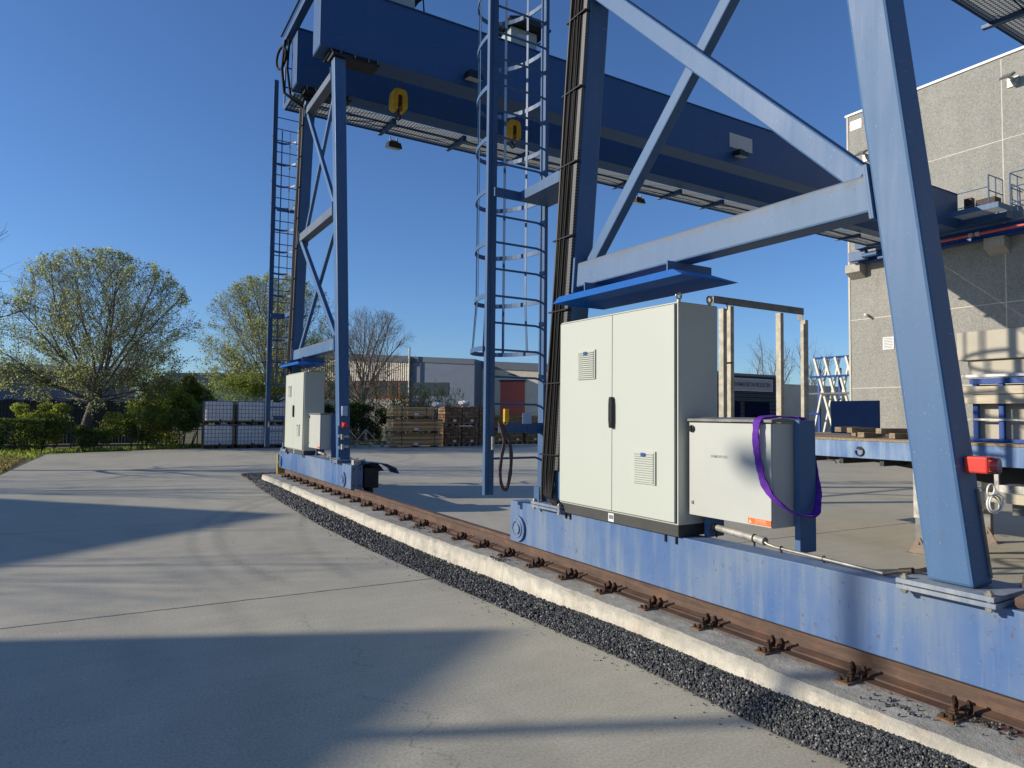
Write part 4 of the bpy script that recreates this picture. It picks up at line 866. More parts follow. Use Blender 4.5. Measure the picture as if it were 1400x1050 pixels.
m = MB(); m.box(9.217, 9.26, 1.0, 1.05, .81, 1.2); m.build('guard_bracket', 'galv', T)
m = MB(); m.box(9.185, 9.215, 3.93, 4.08, 1.175, 1.225); m.build('side_marker', 'orange', T, bevel=.01)
for y_ in (-1.2, .1):
    for x_ in (9.28, 11.2):
        m = MB(); m.tube([(x_, y_, .5), (x_ + .33, y_, .5)], .5, 28); wh = m.build('wheel', 'tyre', T, bevel=.03, smooth=35)
        m = MB(); m.tube([(x_ - .01, y_, .5), (x_ + .34, y_, .5)], .27, 20); m.build('rim', 'galvd', wh)
# headboard of galvanised stakes
for (x0, zt, yb) in ((9.10, 3.66, 8.06), (9.44, 3.748, 8.2), (10.79, 3.748, 8.2), (11.32, 3.64, 8.06)):
    m = MB(); m.box(x0, x0 + .09, yb, yb + .11, 1.515, zt); m.build('headboard_stake', 'stake', T, bevel=.006)
m = MB(); m.box(9.0, 11.45, 8.18, 8.20, 3.755, 3.885); m.box(9.0, 11.45, 8.20, 8.32, 3.865, 3.885); m.box(9.0, 9.012, 8.2, 8.33, 3.70, 3.885); m.box(11.44, 11.452, 8.2, 8.32, 3.66, 3.885); m.build('headboard_rail', 'galvd', T, bevel=.003)
m = MB(); m.bar((9.2, 8.10, 2.72), (9.5, 8.22, 2.75), .03); m.ring((9.20, 8.14, 3.70), (0, 1, 0), .09, .012, 14, 6, 0, 1.7); m.build('stake_clip', 'darksteel', T)
# timber blocks on the deck
q = random.Random(4)
for i in range(8):
    x_ = 9.35 + q.random() * .9; y_ = 5.45 + i * .15; a = q.uniform(-.5, .5); l = q.uniform(.4, .75); zz = 1.555 + (.065 if i % 3 == 1 else 0)
    m = MB(); m.bar((x_, y_, zz), (x_ + l * math.cos(a), y_ + l * math.sin(a) * .6, zz), .10, .075); o = m.build('timber_block', 'wood', None, bevel=.004)
    tag(o, ['loose brown timber block lying nearest the lashing ring', 'loose brown timber block lying among others at the front'][0 if i == 0 else 1] + ' of the trailer deck', 'timber block', 'loose timber blocks on the trailer deck')
# load: blue steel rack with cream panels and beams
RK = thing('panel_rack', (10, 1.5, 1.51), 'blue steel rack on the trailer deck with upright cream panels showing between its posts', 'panel rack')
m = MB(); m.box(9.52, 9.60, -3, 4.42, 2.245, 2.315); m.box(9.52, 9.60, -3, 4.42, 1.514, 1.56); m.build('rack_beam', 'rackblue', RK, bevel=.004)
yy = 4.36
while yy > -2.5: m = MB(); m.box(9.53, 9.585, yy - .03, yy + .03, 1.56, 2.244); m.build('rack_post', 'rackblue', RK, bevel=.004); yy -= .29
m = MB(); m.box(9.505, 9.525, -3, 4.44, 1.785, 1.81); m.build('rack_rail', 'galv', RK)
def loadpiece(nm, lab, cat, dims, mt, bev=.008):
    m = MB(); m.box(*dims); o = m.build(nm, mt, None, bevel=bev); tag(o, lab, cat); return o
loadpiece('concrete_slab', 'smooth cream concrete panel standing upright behind the blue rack posts', 'concrete slab', (9.62, 9.80, -2.8, 4.36, 1.515, 2.24), 'panel')
loadpiece('concrete_slab', 'thick cream concrete slab lying on top of the trailer load', 'concrete slab', (9.60, 11.3, -2.9, 4.60, 2.56, 2.93), 'panel', .015)
loadpiece('concrete_slab', 'thinner cream slab with a white lower edge, second from the top of the trailer load', 'concrete slab', (9.66, 11.2, -2.9, 4.50, 2.375, 2.555), 'panel')
loadpiece('edge_strip', 'thin white strip along the foot of the cream slabs on the trailer load', 'edge strip', (9.58, 9.66, -2.9, 4.54, 2.335, 2.372), 'white', .003)
loadpiece('painted_beam', 'upper of the two long cream painted beams strapped across the blue rack', 'timber beam', (9.45, 9.515, -2.9, 4.47, 2.115, 2.215), 'paintwood', .006)
loadpiece('painted_beam', 'lower of the two long cream painted beams strapped across the blue rack', 'timber beam', (9.455, 9.515, -2.9, 4.45, 1.995, 2.108), 'paintwood', .006)
# far flatbed by the hall, blue board, A-frame rack
F2 = thing('flatbed_trailer', (27.7, 14, 0), 'low blue flatbed standing along the foot of the concrete hall under the dark board', 'trailer')
m = MB(); m.box(26.9, 26.98, 6, 19.6, .78, 1.10); m.box(29.1, 29.18, 6, 19.6, .78, 1.10); m.box(26.98, 29.1, 6, 19.6, 1.0, 1.06); m.build('side_rail', 'rackblue', F2)
m = MB(); m.box(26.88, 29.2, 6, 19.6, 1.102, 1.14); m.build('deck', 'wood', F2)
for yy in (7.5, 8.8):
    for x_ in (27.0, 28.7): m = MB(); m.tube([(x_, yy, .42), (x_ + .3, yy, .42)], .42, 20); m.build('wheel', 'tyre', F2)
m = MB(); m.box(27.5, 27.6, 18.9, 19.0, 0, 1.0); m.box(28.6, 28.7, 18.9, 19.0, 0, 1.0); m.build('landing_leg', 'galvd', F2)
m = MB(); m.box(26.93, 27.0, 15.85, 17.98, 1.145, 2.52); bd = m.build('board', 'navyboard', None, bevel=.015); tag(bd, 'plain dark navy board standing upright on the far flatbed in front of the hall corner', 'board')
m = MB(); m.box(27.0, 27.05, 16.2, 16.26, 1.145, 2.4); m.box(27.0, 27.05, 17.5, 17.56, 1.145, 2.4); m.build('board_batten', 'galvd', bd)
AF = thing('glass_rack', (32.5, 21.5, 0), 'tall A-frame rack of white slanted bars standing just left of the concrete hall corner', 'transport rack')
yA0, yA1 = 20.1, 22.75; T_ = 4.95
m = MB(); m.tube([(32.6, yA0, T_), (32.6, yA1, T_)], .055, 6); m.build('rack_rail', 'rackblue', AF)
m = MB(); m.tube([(32.3, yA0, 3.95), (32.3, yA1, 3.95)], .05, 6); m.build('rack_rail', 'rackblue', AF)
m = MB(); m.tube([(32.15, yA0, 3.05), (32.15, yA1, 3.05)], .05, 6); m.build('rack_rail', 'galvd', AF)
m = MB(); m.tube([(32.0, yA0 + 1.9, 2.0), (32.0, yA1 + .2, 2.0)], .06, 6); m.build('rack_rail', 'rackblue', AF)
m = MB(); m.box(31.5, 33.6, yA0, yA1, .85, 1.0); m.build('rack_base', 'rackblue', AF)
for i, yy in enumerate(np.linspace(yA0 + .15, yA1 - .1, 5)):
    yy = float(yy)
    m = MB(); m.bar((32.55, yy, T_), (32.2, yy - 1.35, 1.0), .09, .12); m.build('slanted_bar', 'whitebar', AF)
    m = MB(); m.bar((32.7, yy - .75, T_), (32.95, yy + .35, 1.0), .08, .10); m.build('slanted_bar', 'whitebar', AF)
for yy in (20.3, 21.4, 22.6): m = MB(); m.box(32.9, 33.02, yy, yy + .12, 0, 4.4); m.build('rack_post', 'rackblue', AF)

# ---------------------------------------------------------------- stock along the far fence
def ibc():
    r = thing('bulk_container', (0, 0, 0), 'x', 'liquid container', 'caged white bulk containers stacked by the fence')
    m = MB(); m.box(-.62, .62, -.50, .50, .155, 1.12); tk = m.build('tank', 'plastic', r, bevel=.09, smooth=40)
    m = MB(); m.tube([(0, 0, 1.12), (0, 0, 1.15)], .11, 14); m.tube([(.05, -.49, .22), (.05, -.56, .22)], .045, 10); m.build('tank_cap', 'seal', tk)
    m = MB(); rr_ = .008
    for i in range(9):
        x = -.66 + 1.32 * i / 8
        for s in (-1, 1): m.bar((x, s * .535, .14), (x, s * .535, 1.14), rr_ * 2)
    for i in range(7):
        y = -.535 + 1.07 * i / 6
        for s in (-1, 1): m.bar((s * .665, y, .14), (s * .665, y, 1.14), rr_ * 2)
    for z in (.17, .36, .55, .74, .93, 1.13):
        for s in (-1, 1): m.bar((-.67, s * .55, z), (.67, s * .55, z), rr_ * 2.2); m.bar((s * .68, -.54, z), (s * .68, .54, z), rr_ * 2.2)
    m.build('cage', 'cagewire', r)
    m = MB()
    for x in (-.58, 0, .58): m.box(x - .07, x + .07, -.5, .5, .0, .10)
    m.box(-.67, .67, -.54, .54, .10, .135); m.build('pallet', 'darksteel', r)
    return r
src = ibc(); first = True; names = ['leftmost', 'second from left', 'third from left', 'rightmost']
for ci in range(4):
    for lv_ in range(2):
        o = src if first else copy_tree(src); first = False
        o.location = (5.05 + ci * 1.47, 36.3 - ci * .05 + .03 * lv_, .0 + lv_ * 1.165); o.rotation_euler.z = (-.03, .02, .01, -.02)[ci] + .02 * lv_
        o['label'] = ('upper' if lv_ else 'lower') + ' caged white bulk container in the %s column by the fence' % names[ci]
def bundle(x0, x1, y0, y1, z0, z1, lab, cap=False):
    r = thing('timber_bundle', ((x0 + x1) / 2, (y0 + y1) / 2, z0), lab, 'timber bundle', 'strapped timber bundles in the far stack')
    q = random.Random(int(z0 * 100 + x0)); m = MB(); me = MB(); z = z0 + .08; h = .072
    while z + h <= z1 + .01:
        m.box(x0 + .02 * q.random(), x1 - .03 * q.random(), y0 + .05 * q.random(), y1, z, z + h - .020)
        y = y0 + .03
        while y < y1 - .1: me.box(x0 - .012 - .02 * q.random(), x0 + .005, y, y + .105, z + .002, z + h - .022); y += .122
        z += h
    m.build('board_stack', 'timber', r); me.build('board_end_row', 'cutwood', r)
    m = MB()
    for x in (x0 + .2, (x0 + x1) / 2, x1 - .3): m.box(x, x + .09, y0, y1, z0, z0 + .078)
    m.build('bearer', 'wood', r)
    m = MB()
    for x in (x0 + .45, x1 - .5): m.box(x, x + .025, y0 - .006, y0 - .001, z0 + .08, z1); m.box(x, x + .025, y0, y1, z1 + .001, z1 + .006)
    m.build('strap', 'seal', r)
    m = MB(); m.box(x0 + 1.15, x0 + 1.4, y0 - .01, y0 - .003, z0 + .12, z0 + .24); m.build('paper_tag', 'white', r)
bundle(13.25, 16.1, 33.8, 34.9, 0, .78, 'bottom bundle of strapped brown boards in the far timber stack')
bundle(13.25, 16.1, 33.8, 34.9, .79, 1.57, 'middle bundle of strapped brown boards in the far timber stack')
bundle(13.25, 15.6, 33.82, 34.85, 1.58, 2.22, 'top, shorter bundle of strapped boards in the far timber stack')
def crate(mt, w, h, capfilm=False):
    r = thing('pallet_crate', (0, 0, 0), 'x', 'crate', 'meshed crates of blocks stacked behind the ladder')
    m = MB(); q = random.Random(int(w * 100 + h * 10)); z = .14
    while z < h - .05:
        x = -w / 2 + .03
        while x < w / 2 - .1:
            m.box(x, x + .16, -.46 + q.random() * .02, .46, z, z + .095); x += .172
        z += .105
    m.build('block_load', mt, r)
    m = MB()
    for i in range(10):
        x = -w / 2 + w * i / 9
        m.bar((x, -.5, .12), (x, -.5, h), .012)
    for i in range(7):
        z = .12 + (h - .12) * i / 6; m.bar((-w / 2, -.505, z), (w / 2, -.505, z), .012); m.bar((-w / 2, -.5, z), (-w / 2, .5, z), .012)
    m.build('wire_mesh', 'rust', r)
    m = MB()
    for x in (-.4, 0, .4): m.box(x * w - .06, x * w + .06, -.5, .5, 0, .09)
    m.box(-w / 2, w / 2, -.5, .5, .09, .12); m.build('pallet', 'wood', r)
    m = MB(); m.box(.0, .2, -.52, -.512, .22, .34); m.build('paper_tag', 'white', r)
    return r
c1 = crate('bricksm', 1.0, 1.12); first = True; pos = ['first', 'second', 'third', 'fourth']
for ci in range(3):
    for lv_ in range(2):
        o = c1 if first else copy_tree(c1); first = False
        o.location = (17.0 + ci * 1.12, 34.9 + .05 * ci, lv_ * 1.15); o['label'] = ('upper' if lv_ else 'lower') + ' brown meshed block crate, %s column right of the timber stack' % pos[ci]
c2 = crate('sackb', 1.15, .86); first = True
for ci in range(4):
    for lv_ in range(2):
        o = c2 if first else copy_tree(c2); first = False
        o.location = (20.7 + ci * 1.27, 36.2, lv_ * .88); o['label'] = ('upper' if lv_ else 'lower') + ' ochre meshed crate, %s column seen through the ladder rungs' % pos[ci]; o['group'] = 'low ochre crates seen through the ladder'
def film(x, y, z, lab):
    q = random.Random(int(x * 10)); V = []; m = MB()
    bm = bmesh.new(); bmesh.ops.create_icosphere(bm, subdivisions=3, radius=.35)
    for v in bm.verts: v.co *= 1 + q.uniform(-.16, .16); v.co.z *= .45; v.co += Vector((x, y, z))
    me = bpy.data.meshes.new('film_wrap'); bm.to_mesh(me); bm.free(); me.materials.append(M['film']); o = bpy.data.objects.new('film_wrap', me); col.objects.link(o); tag(o, lab, 'plastic wrap')
film(16.05, 34.4, 2.30, 'crumpled clear wrap film on the right end of the timber stack'); film(17.95, 34.9, 2.42, 'crumpled clear wrap film on the second column of brown crates')
FR = thing('steel_frame', (12, 35, 0), 'low galvanised steel frame with triangular struts left of the timber stack', 'steel frame')
m = MB()
for y in (34.8, 35.5): m.bar((10.5, y, .28), (13.1, y, .28), .07); m.bar((10.5, y, .12), (13.1, y, .12), .05)
m.build('base_rail', 'galvd', FR)
for x in (11.15, 12.1):
    m = MB(); m.bar((x, 34.8, .3), (x, 34.8, .95), .05); m.bar((x, 34.8, .95), (x - .55, 34.8, .3), .045); m.bar((x, 34.8, .95), (x + .6, 34.8, .3), .045); m.build('strut', 'galv', FR)
for x in (10.7, 11.6, 12.4, 13.0): m = MB(); m.tube([(x, 34.7, .10), (x, 34.9, .10)], .10, 12); m.build('roller', 'galv', FR)
# ---------------------------------------------------------------- fence
FN = thing('mesh_fence', (5, 37.6, 0), 'thin green wire mesh fence running behind the yard edge in front of the shrubs', 'fence')
m = MB(); yf = lambda x: 35.3 + (x + 12) * .0 + (0 if x < -1.5 else min(2.3, (x + 1.5) * .33))
x = -14.1
while x < 30:
    p = MB(); p.bar((x, yf(x), 0), (x, yf(x), 2.05), .05); p.build('fence_post', 'fencegreen', FN); x += 2.62
m = MB(); x = -14.1
while x < 28:
    for z in np.arange(.1, 2.0, .2): m.bar((x, yf(x), float(z)), (x + 2.62, yf(x + 2.62), float(z)), .006)
    for i in range(26): xx = x + .1 * i; m.bar((xx, yf(xx), .08), (xx, yf(xx), 1.98), .004)
    x += 2.62
m.build('wire_mesh', 'fencegreen', FN)
# ---------------------------------------------------------------- trees
def tree(name, loc, seed, height, radius, fork, lean, label, group, leafy=0, leaf='bud', bark='bark', levels=4, n1=11, tr=.2, leafsize=.075, low=-.1, dens=1.0):
    q = random.Random(seed); root = thing(name, loc, label, 'tree', group); base = Vector(loc)
    branches = []; tips = []
    top = Vector((lean[0], lean[1], fork)); trunk = [Vector((0, 0, -.1)), Vector((lean[0] * .3, lean[1] * .3, fork * .5)), top]
    cz = fork + (height - fork) * .38; c = Vector((lean[0] * 1.2, lean[1] * 1.2, cz)); rz = height - cz
    def reach(p, d):   # distance from p along d to the crown ellipsoid
        a = Vector(((p.x - c.x) / radius, (p.y - c.y) / radius, (p.z - c.z) / rz)); b = Vector((d.x / radius, d.y / radius, d.z / rz))
        A = b.dot(b); B = 2 * a.dot(b); C_ = a.dot(a) - 1; D = B * B - 4 * A * C_
        return (-B + math.sqrt(D)) / (2 * A) if D > 0 else .3
    def grow(p, d, L, r, lv):
        n = max(3, 6 - lv); pts = [p.copy()]; dd = d.copy(); s = L / n
        for i in range(n):
            dd = (dd + Vector((q.gauss(0, .10), q.gauss(0, .10), q.gauss(0, .08) + (.05 if lv < 2 else .02)))).normalized(); pts.append(pts[-1] + dd * s)
        r1 = max(r * .35, .004); rad = [r + (r1 - r) * i / n for i in range(n + 1)]; branches.append((pts, rad, lv))
        if lv >= levels - 1:
            for t in range(n): tips.append((pts[t + 1], dd.copy()))
            return
        k = [9, 7, 6, 4][lv] if lv < 4 else 3; k = max(2, int(k * dens + q.random()))
        for j in range(k):
            t = (.18 + .8 * (j + q.random() * .7) / k) * n; i = min(int(t), n - 1); f = t - i; pt = pts[i].lerp(pts[i + 1], f)
            tan = (pts[i + 1] - pts[i]).normalized(); rv = Vector((q.gauss(0, 1), q.gauss(0, 1), q.gauss(0, 1))); side = (rv - tan * rv.dot(tan)).normalized()
            a = q.uniform(.45, .95); nd = (tan * math.cos(a) + side * math.sin(a) + Vector((0, 0, .12))).normalized()
            room = reach(pt, nd); l = min(L * q.uniform(.35, .62), max(.15, room * q.uniform(.8, 1.0))); grow(pt, nd, l, max(r * .42 * (1 - .4 * t / n), .006), lv + 1)
    for i in range(n1):
        az = 2 * math.pi * (i + q.uniform(-.3, .3)) / n1; el = [1.25, .75, .32, low + .1][i % 4] + q.uniform(-.13, .13)
        d = Vector((math.cos(az) * math.cos(el), math.sin(az) * math.cos(el), math.sin(el))); p = top.lerp(trunk[1], q.uniform(0, .28)) if el < .6 else top
        grow(p, (d + Vector((0, 0, .25))).normalized(), reach(p, d) * q.uniform(.85, 1.0), tr * (.42 if n1 < 16 else .30), 0)
    mb = MB(); mb.tube([t_ + base for t_ in trunk], [tr * 1.25, tr, tr * .8], 9)
    for pts, rad, lv in branches:
        if lv <= 1: mb.tube([p + base for p in pts], rad, 6 if lv == 0 else 4, cap=False)
    mb.build('trunk', bark, root, smooth=60)
    mb = MB()
    for pts, rad, lv in branches:
        if lv > 1: mb.tube([p + base for p in pts], rad, 3, cap=False)
    tw = mb.build('twigs' if not leafy else 'crown_twigs', bark, root)
    if leafy:
        rs = np.random.RandomState(seed); n = leafy; idx = rs.randint(0, len(tips), n); P_ = np.array([tuple(tips[i][0] + base) for i in idx]) + rs.normal(0, .07, (n, 3))
        leaves('crown', P_, leafsize, rs, leaf, root)
    return root
def leaves(name, P_, size, rs, mat, root, up=0.0):
    n = len(P_); a = rs.normal(0, 1, (n, 3)); a /= np.linalg.norm(a, axis=1)[:, None]; b = rs.normal(0, 1, (n, 3))
    if up: a[:, 2] += up; a /= np.linalg.norm(a, axis=1)[:, None]
    b -= a * (a * b).sum(1)[:, None]; b /= np.linalg.norm(b, axis=1)[:, None]; s = size * rs.uniform(.5, 1.2, (n, 1)); l = s * (1.5 if not up else 4)
    V = np.stack([P_ - a * l / 2, P_ + b * s / 2, P_ + a * l / 2, P_ - b * s / 2], 1).reshape(-1, 3); F = np.arange(n * 4).reshape(-1, 4)
    return npmesh(name, V, F, mat, root)
G1 = 'broad trees in spring bud behind the fence'
tree('broadleaf_tree', (-.6, 39, 0), 11, 9.7, 4.75, 2.5, (.45, 0), 'large round-crowned tree in pale spring bud at the left behind the fence', G1, leafy=36000, leafsize=.068, bark='bark2', n1=21, low=-.12, tr=.22)
tree('broadleaf_tree', (9.3, 45, 0), 23, 10.6, 5.0, 2.7, (.3, 0), 'second round tree in spring bud, half hidden by the far crane ladder', G1, leafy=36000, leafsize=.072, bark='bark2', n1=21, low=-.05, tr=.22)
G2 = 'leafless trees around the yard'
tree('bare_tree', (17, 50, 0), 5, 9.9, 4.9, 2.6, (.1, 0), 'leafless spreading tree right of the far crane foot, before the ribbed cream hall', G2, bark='bark2', n1=13, tr=.20, low=0)
tree('bare_tree', (62.9, 49.5, 0), 8, 11.2, 3.9, 3.2, (0, 0), 'leafless tree rising behind the dark building with the long sign', G2, bark='bark2', levels=3, n1=11, tr=.2)
tree('bare_tree', (71.5, 50, 0), 9, 12.0, 3.2, 3.5, (0, 0), 'slender leafless tree between the trailer stakes and the white slanted rack', G2, bark='bark2', levels=3, n1=9, tr=.18)
tree('bare_tree', (-5.3, 26.5, 0), 14, 8.8, 3.9, 2.6, (0, 0), 'leafless tree whose twigs reach in at the left edge', G2, bark='bark', levels=3, n1=11, tr=.16)
def bush(name, loc, dims, seed, n, size, mat, label, group, shape='ell', up=0, stems=14):
    rs = np.random.RandomState(seed); root = thing(name, loc, label, 'shrub', group); b = np.array(loc)
    if shape == 'box':
        u = rs.uniform(-1, 1, (n, 3)); k = rs.randint(0, 3, n); sg_ = np.sign(rs.uniform(-1, 1, n)); u[np.arange(n), k] = sg_ * rs.uniform(.82, 1.03, n); u[:, 2] = (u[:, 2] + 1) / 2
        P_ = u * (np.array(dims) * (.5, .5, 1)) + b + rs.normal(0, .02, (n, 3))
    else:
        nc = 26 if shape == 'ell' else 60; cc = rs.normal(0, 1, (nc, 3)); cc /= np.linalg.norm(cc, axis=1)[:, None]; cc *= rs.uniform(.25, .9, (nc, 1)) ; rad = rs.uniform(.16, .36, nc)
        i = rs.randint(0, nc, n); d = rs.normal(0, 1, (n, 3)); d /= np.linalg.norm(d, axis=1)[:, None]; u = cc[i] + d * rad[i][:, None] * rs.uniform(.5, 1.1, (n, 1))
        u[:, 2] = (u[:, 2] + 1) / 2; P_ = u * (np.array(dims) * (.5, .5, 1)) + b; P_[:, 2] = np.maximum(P_[:, 2], .03)
        if shape == 'reed':
            t = rs.uniform(0, 1, n) ** .8; st = rs.randint(0, 150, n); sx = rs.uniform(-.5, .5, 150) * dims[0]; sy = rs.uniform(-.5, .5, 150) * dims[1]; hh = rs.uniform(.5, 1, 150) * dims[2]; ln = rs.normal(0, .12, (150, 2))
            P_ = np.stack([b[0] + sx[st] + ln[st, 0] * t * hh[st] + rs.normal(0, .04, n), b[1] + sy[st] + ln[st, 1] * t * hh[st] + rs.normal(0, .04, n), t * hh[st]], 1)
    leaves('foliage', P_, size, rs, mat, root, up)
    m = MB(); q = random.Random(seed)
    for _ in range(stems):
        x, y = q.uniform(-.3, .3) * dims[0], q.uniform(-.3, .3) * dims[1]; h = dims[2] * q.uniform(.6, .95)
        m.tube([(loc[0] + x * .5, loc[1] + y * .5, 0), (loc[0] + x * .8, loc[1] + y * .8, h * .5), (loc[0] + x * 1.2, loc[1] + y * 1.2, h)], [.022, .015, .006], 4)
    m.build('stems', 'bark', root)
    return root
G3 = 'shrubs behind the wire fence'
bush('trimmed_hedge', (-2.9, 36.8, 0), (1.7, 1.5, 1.38), 1, 9000, .055, 'hedge', 'clipped dark green hedge block at the far left behind the fence', G3, 'box')
bush('shrub', (-2.2, 38.5, 0), (3.4, 2.2, 2.3), 2, 11000, .07, 'willow', 'yellow-green shrub left of the big tree trunk above the clipped hedge', G3)
bush('shrub', (-.1, 37.4, 0), (2.4, 1.5, 1.3), 3, 6500, .06, 'shrub', 'low green shrub around the foot of the big tree trunk', G3)
bush('shrub', (1.7, 38.1, 0), (3.0, 2.2, 2.3), 4, 12000, .065, 'willow', 'bright green rounded shrub just right of the big tree trunk', G3)
bush('shrub', (3.6, 38.6, 0), (4.2, 2.6, 3.3), 5, 22000, .07, 'shrub', 'broad dark green shrub touching the left bulk containers', G3)
bush('shrub', (3.2, 41, 0), (5.2, 2.4, 4.4), 6, 15000, .075, 'willow', 'tall airy yellow-green shrub under the blue-grey hall', G3, up=.6)
bush('shrub', (7.4, 41.5, 0), (6.5, 2.4, 4.0), 7, 15000, .07, 'shrub', 'green shrub rising behind the bulk containers', G3)
bush('shrub', (12.7, 38.6, 0), (4.8, 2.2, 2.7), 8, 19000, .065, 'hedge', 'dark ivy-like shrub between the far crane foot and the timber stack', G3)
bush('shrub', (12.8, 41, 0), (4.4, 2.2, 3.9), 9, 9000, .07, 'blossom', 'pale blossoming shrub beneath the leafless tree', G3)
bush('reed_clump', (16.2, 40.2, 0), (3.4, 1.4, 4.0), 10, 7500, .045, 'reed', 'dry straw-coloured reed clump above the timber stack', G3, 'reed', up=2.5)
bush('reed_clump', (18.9, 40.4, 0), (2.8, 1.4, 3.7), 12, 6500, .045, 'bamboo', 'greener reed clump behind the brown crates', G3, 'reed', up=2.5)
bush('shrub', (-6.0, 38.2, 0), (4.5, 2.2, 2.4), 15, 10000, .07, 'shrub', 'green shrub past the left edge beyond the clipped hedge', G3)
# weeds along the slab edge: loose ground cover
rs = np.random.RandomState(77); n = 9000; x = rs.uniform(-9, 26, n); y = np.where(x < -1.9, rs.uniform(30, 36, n), 33.75 + np.clip((x + 1.75) * .5, 0, 3.4) + rs.uniform(0.05, 1.6, n)); P_ = np.stack([x, y, rs.uniform(0, .12, n)], 1)
o = leaves('weeds', P_, .05, rs, 'shrub', None, up=1.5); tag(o, 'low weeds and grass growing along the edge of the concrete yard', 'weeds', kind='stuff')
n = 9000; y = rs.uniform(20, 34, n); x = -2.3 - rs.exponential(1.6, n) - np.clip((24 - y) * .4, 0, 9); P_ = np.stack([x, y, rs.uniform(-.03, .05, n)], 1)
o = leaves('fallen_leaves', P_, .05, rs, 'reed', None); tag(o, 'dry leaves and straw scattered on the verge at the left', 'fallen leaves', kind='stuff')
# ---------------------------------------------------------------- buildings beyond the fence
def frame(name, O, a, label, cat='building'):
    r = thing(name, (O[0], O[1], 0), label, cat); r.rotation_euler.z = math.radians(a); return r
def lbuild(m, name, mat, root, **k):
    o = m.build(name, mat, None, **k); o.parent = root; return o
W = frame('warehouse', (45.5, 75.2), -46, 'cream warehouse with a red roller door, its left wing ribbed cream and blue-grey', 'industrial building')
rz = lambda s: 8.75 - .05 * (s + 4.0)
def slope(s0, s1, y0, y1, za, zb, nm, mt):
    """block whose underside/top follow the falling roof line; za, zb: heights or offsets below the roof line"""
    f = lambda q, s: q if q is not None and q >= 0 else rz(s) + (q or 0)
    m = MB(); m.hexa([(s0, y0, f(za, s0)), (s1, y0, f(za, s1)), (s1, y1, f(za, s1)), (s0, y1, f(za, s0))], [(s0, y0, f(zb, s0)), (s1, y0, f(zb, s1)), (s1, y1, f(zb, s1)), (s0, y1, f(zb, s0))]); return lbuild(m, nm, mt, W)
slope(-4.0, 26, 0, 25, 0, -1.0, 'wall', 'cream'); slope(-4.0, 26, -.12, 25, -.998, -.001, 'roof_fascia', 'slate')
m = MB(); m.box(-1.5, 1.75, -.06, .02, 0, 6.1); lbuild(m, 'roller_door', 'reddoor', W)
m = MB(); m.box(-1.65, 1.9, -.16, -.07, 6.05, 6.25); lbuild(m, 'door_hood', 'seal', W)
m = MB(); m.bar((-.4, -.02, 7.0), (.2, -.35, 6.9), .08); m.tube([(.2, -.35, 6.9), (.7, -.6, 6.8)], .1, 8); lbuild(m, 'wall_lamp', 'blackpl', W)
slope(-12.6, -4.0, -3.3, 20, 0, -.7, 'grey_wing', 'greyclad'); slope(-12.7, -4.0, -3.4, 20, -.698, -.001, 'grey_wing_fascia', 'slate')
m = MB(); m.box(-12.3, -7.4, -3.34, -3.29, 4.1, 5.8); lbuild(m, 'window_band', 'glass', W)
m = MB(); m.box(-34, -12.72, -3.7, 18, -.1, 3.6); lbuild(m, 'lower_wall', 'cream2', W)
m = MB(); m.box(-34, -12.72, -3.5, 18, 3.602, 6.0); lbuild(m, 'brick_band', 'redbrick', W)
slope(-34, -12.72, -3.65, 18, 6.002, -.8, 'ribbed_band', 'corr'); slope(-34.2, -12.72, -3.8, 18, -.798, -.001, 'ribbed_wing_fascia', 'slate')
m = MB(); xx = -33.5
while xx < -13.8: m.box(xx, xx + 1.1, -3.54, -3.48, 3.9, 5.8); xx += 1.5
lbuild(m, 'window_row', 'glass', W)
m = MB(); m.tube([(-12.6, -3.9, 0), (-12.6, -3.9, 10.3)], .12, 8); pm = m.build('vent_pipe', 'galv', None); pm.parent = W
B2 = frame('blue_grey_hall', (16, 119), -31, 'long flat blue-grey metal hall far behind the left shrubs', 'industrial building')
m = MB(); m.box(-8.2, 22, 0, 20, 0, 7.7); lbuild(m, 'wall', 'greyclad', B2); m = MB(); m.box(-8.3, 22.1, -.1, 20, 7.702, 8.0); lbuild(m, 'roof_edge', 'slate', B2)
m = MB(); m.box(-4, 5, -.1, -.01, 3.3, 3.6); lbuild(m, 'white_band', 'white', B2); m = MB(); m.tube([(-3.5, -.2, 0), (-3.5, -.2, 8.3)], .12, 8); lbuild(m, 'downpipe', 'galv', B2)
B3 = frame('cream_shed', (16.5, 92), -20, 'low cream shed seen between the bulk containers and the far crane cabinet', 'building')
m = MB(); m.box(-4, 8, 0, 12, 0, 4.6); lbuild(m, 'wall', 'cream2', B3); m = MB(); m.box(-4.1, 8.1, -.1, 12, 4.602, 4.9); lbuild(m, 'roof_edge', 'slate', B3)
B4 = frame('low_hall', (-12, 96), -10, 'low blue-grey hall with a brick pillar at the far left edge', 'building')
m = MB(); m.box(-14, 14, 0, 14, 0, 6.3); lbuild(m, 'wall', 'greyclad', B4); m = MB(); m.prism([(-.4, 6.302), (14, 6.302), (7, 7.4)], 0, -14.1, 14.1); lbuild(m, 'roof', 'slate', B4)
m = MB(); m.box(-3, 1.9, -12, -8, 0, 9.3); lbuild(m, 'brick_pillar', 'redbrick', B4)
DF = frame('board_fence', (-6, 43.5), 0, 'dark stained board fence behind the shrubs on the left', 'fence')
m = MB(); xx = -14
while xx < 9.5: m.box(xx, xx + .14, 0, .03, 0, 2.3 + .04 * math.sin(xx * 7)); xx += .15
lbuild(m, 'board_panel', 'darkclad', DF)
m = MB(); m.box(-14, 9.5, .035, .09, .5, .6); m.box(-14, 9.5, .035, .09, 1.7, 1.8); lbuild(m, 'fence_rail', 'darkclad', DF)
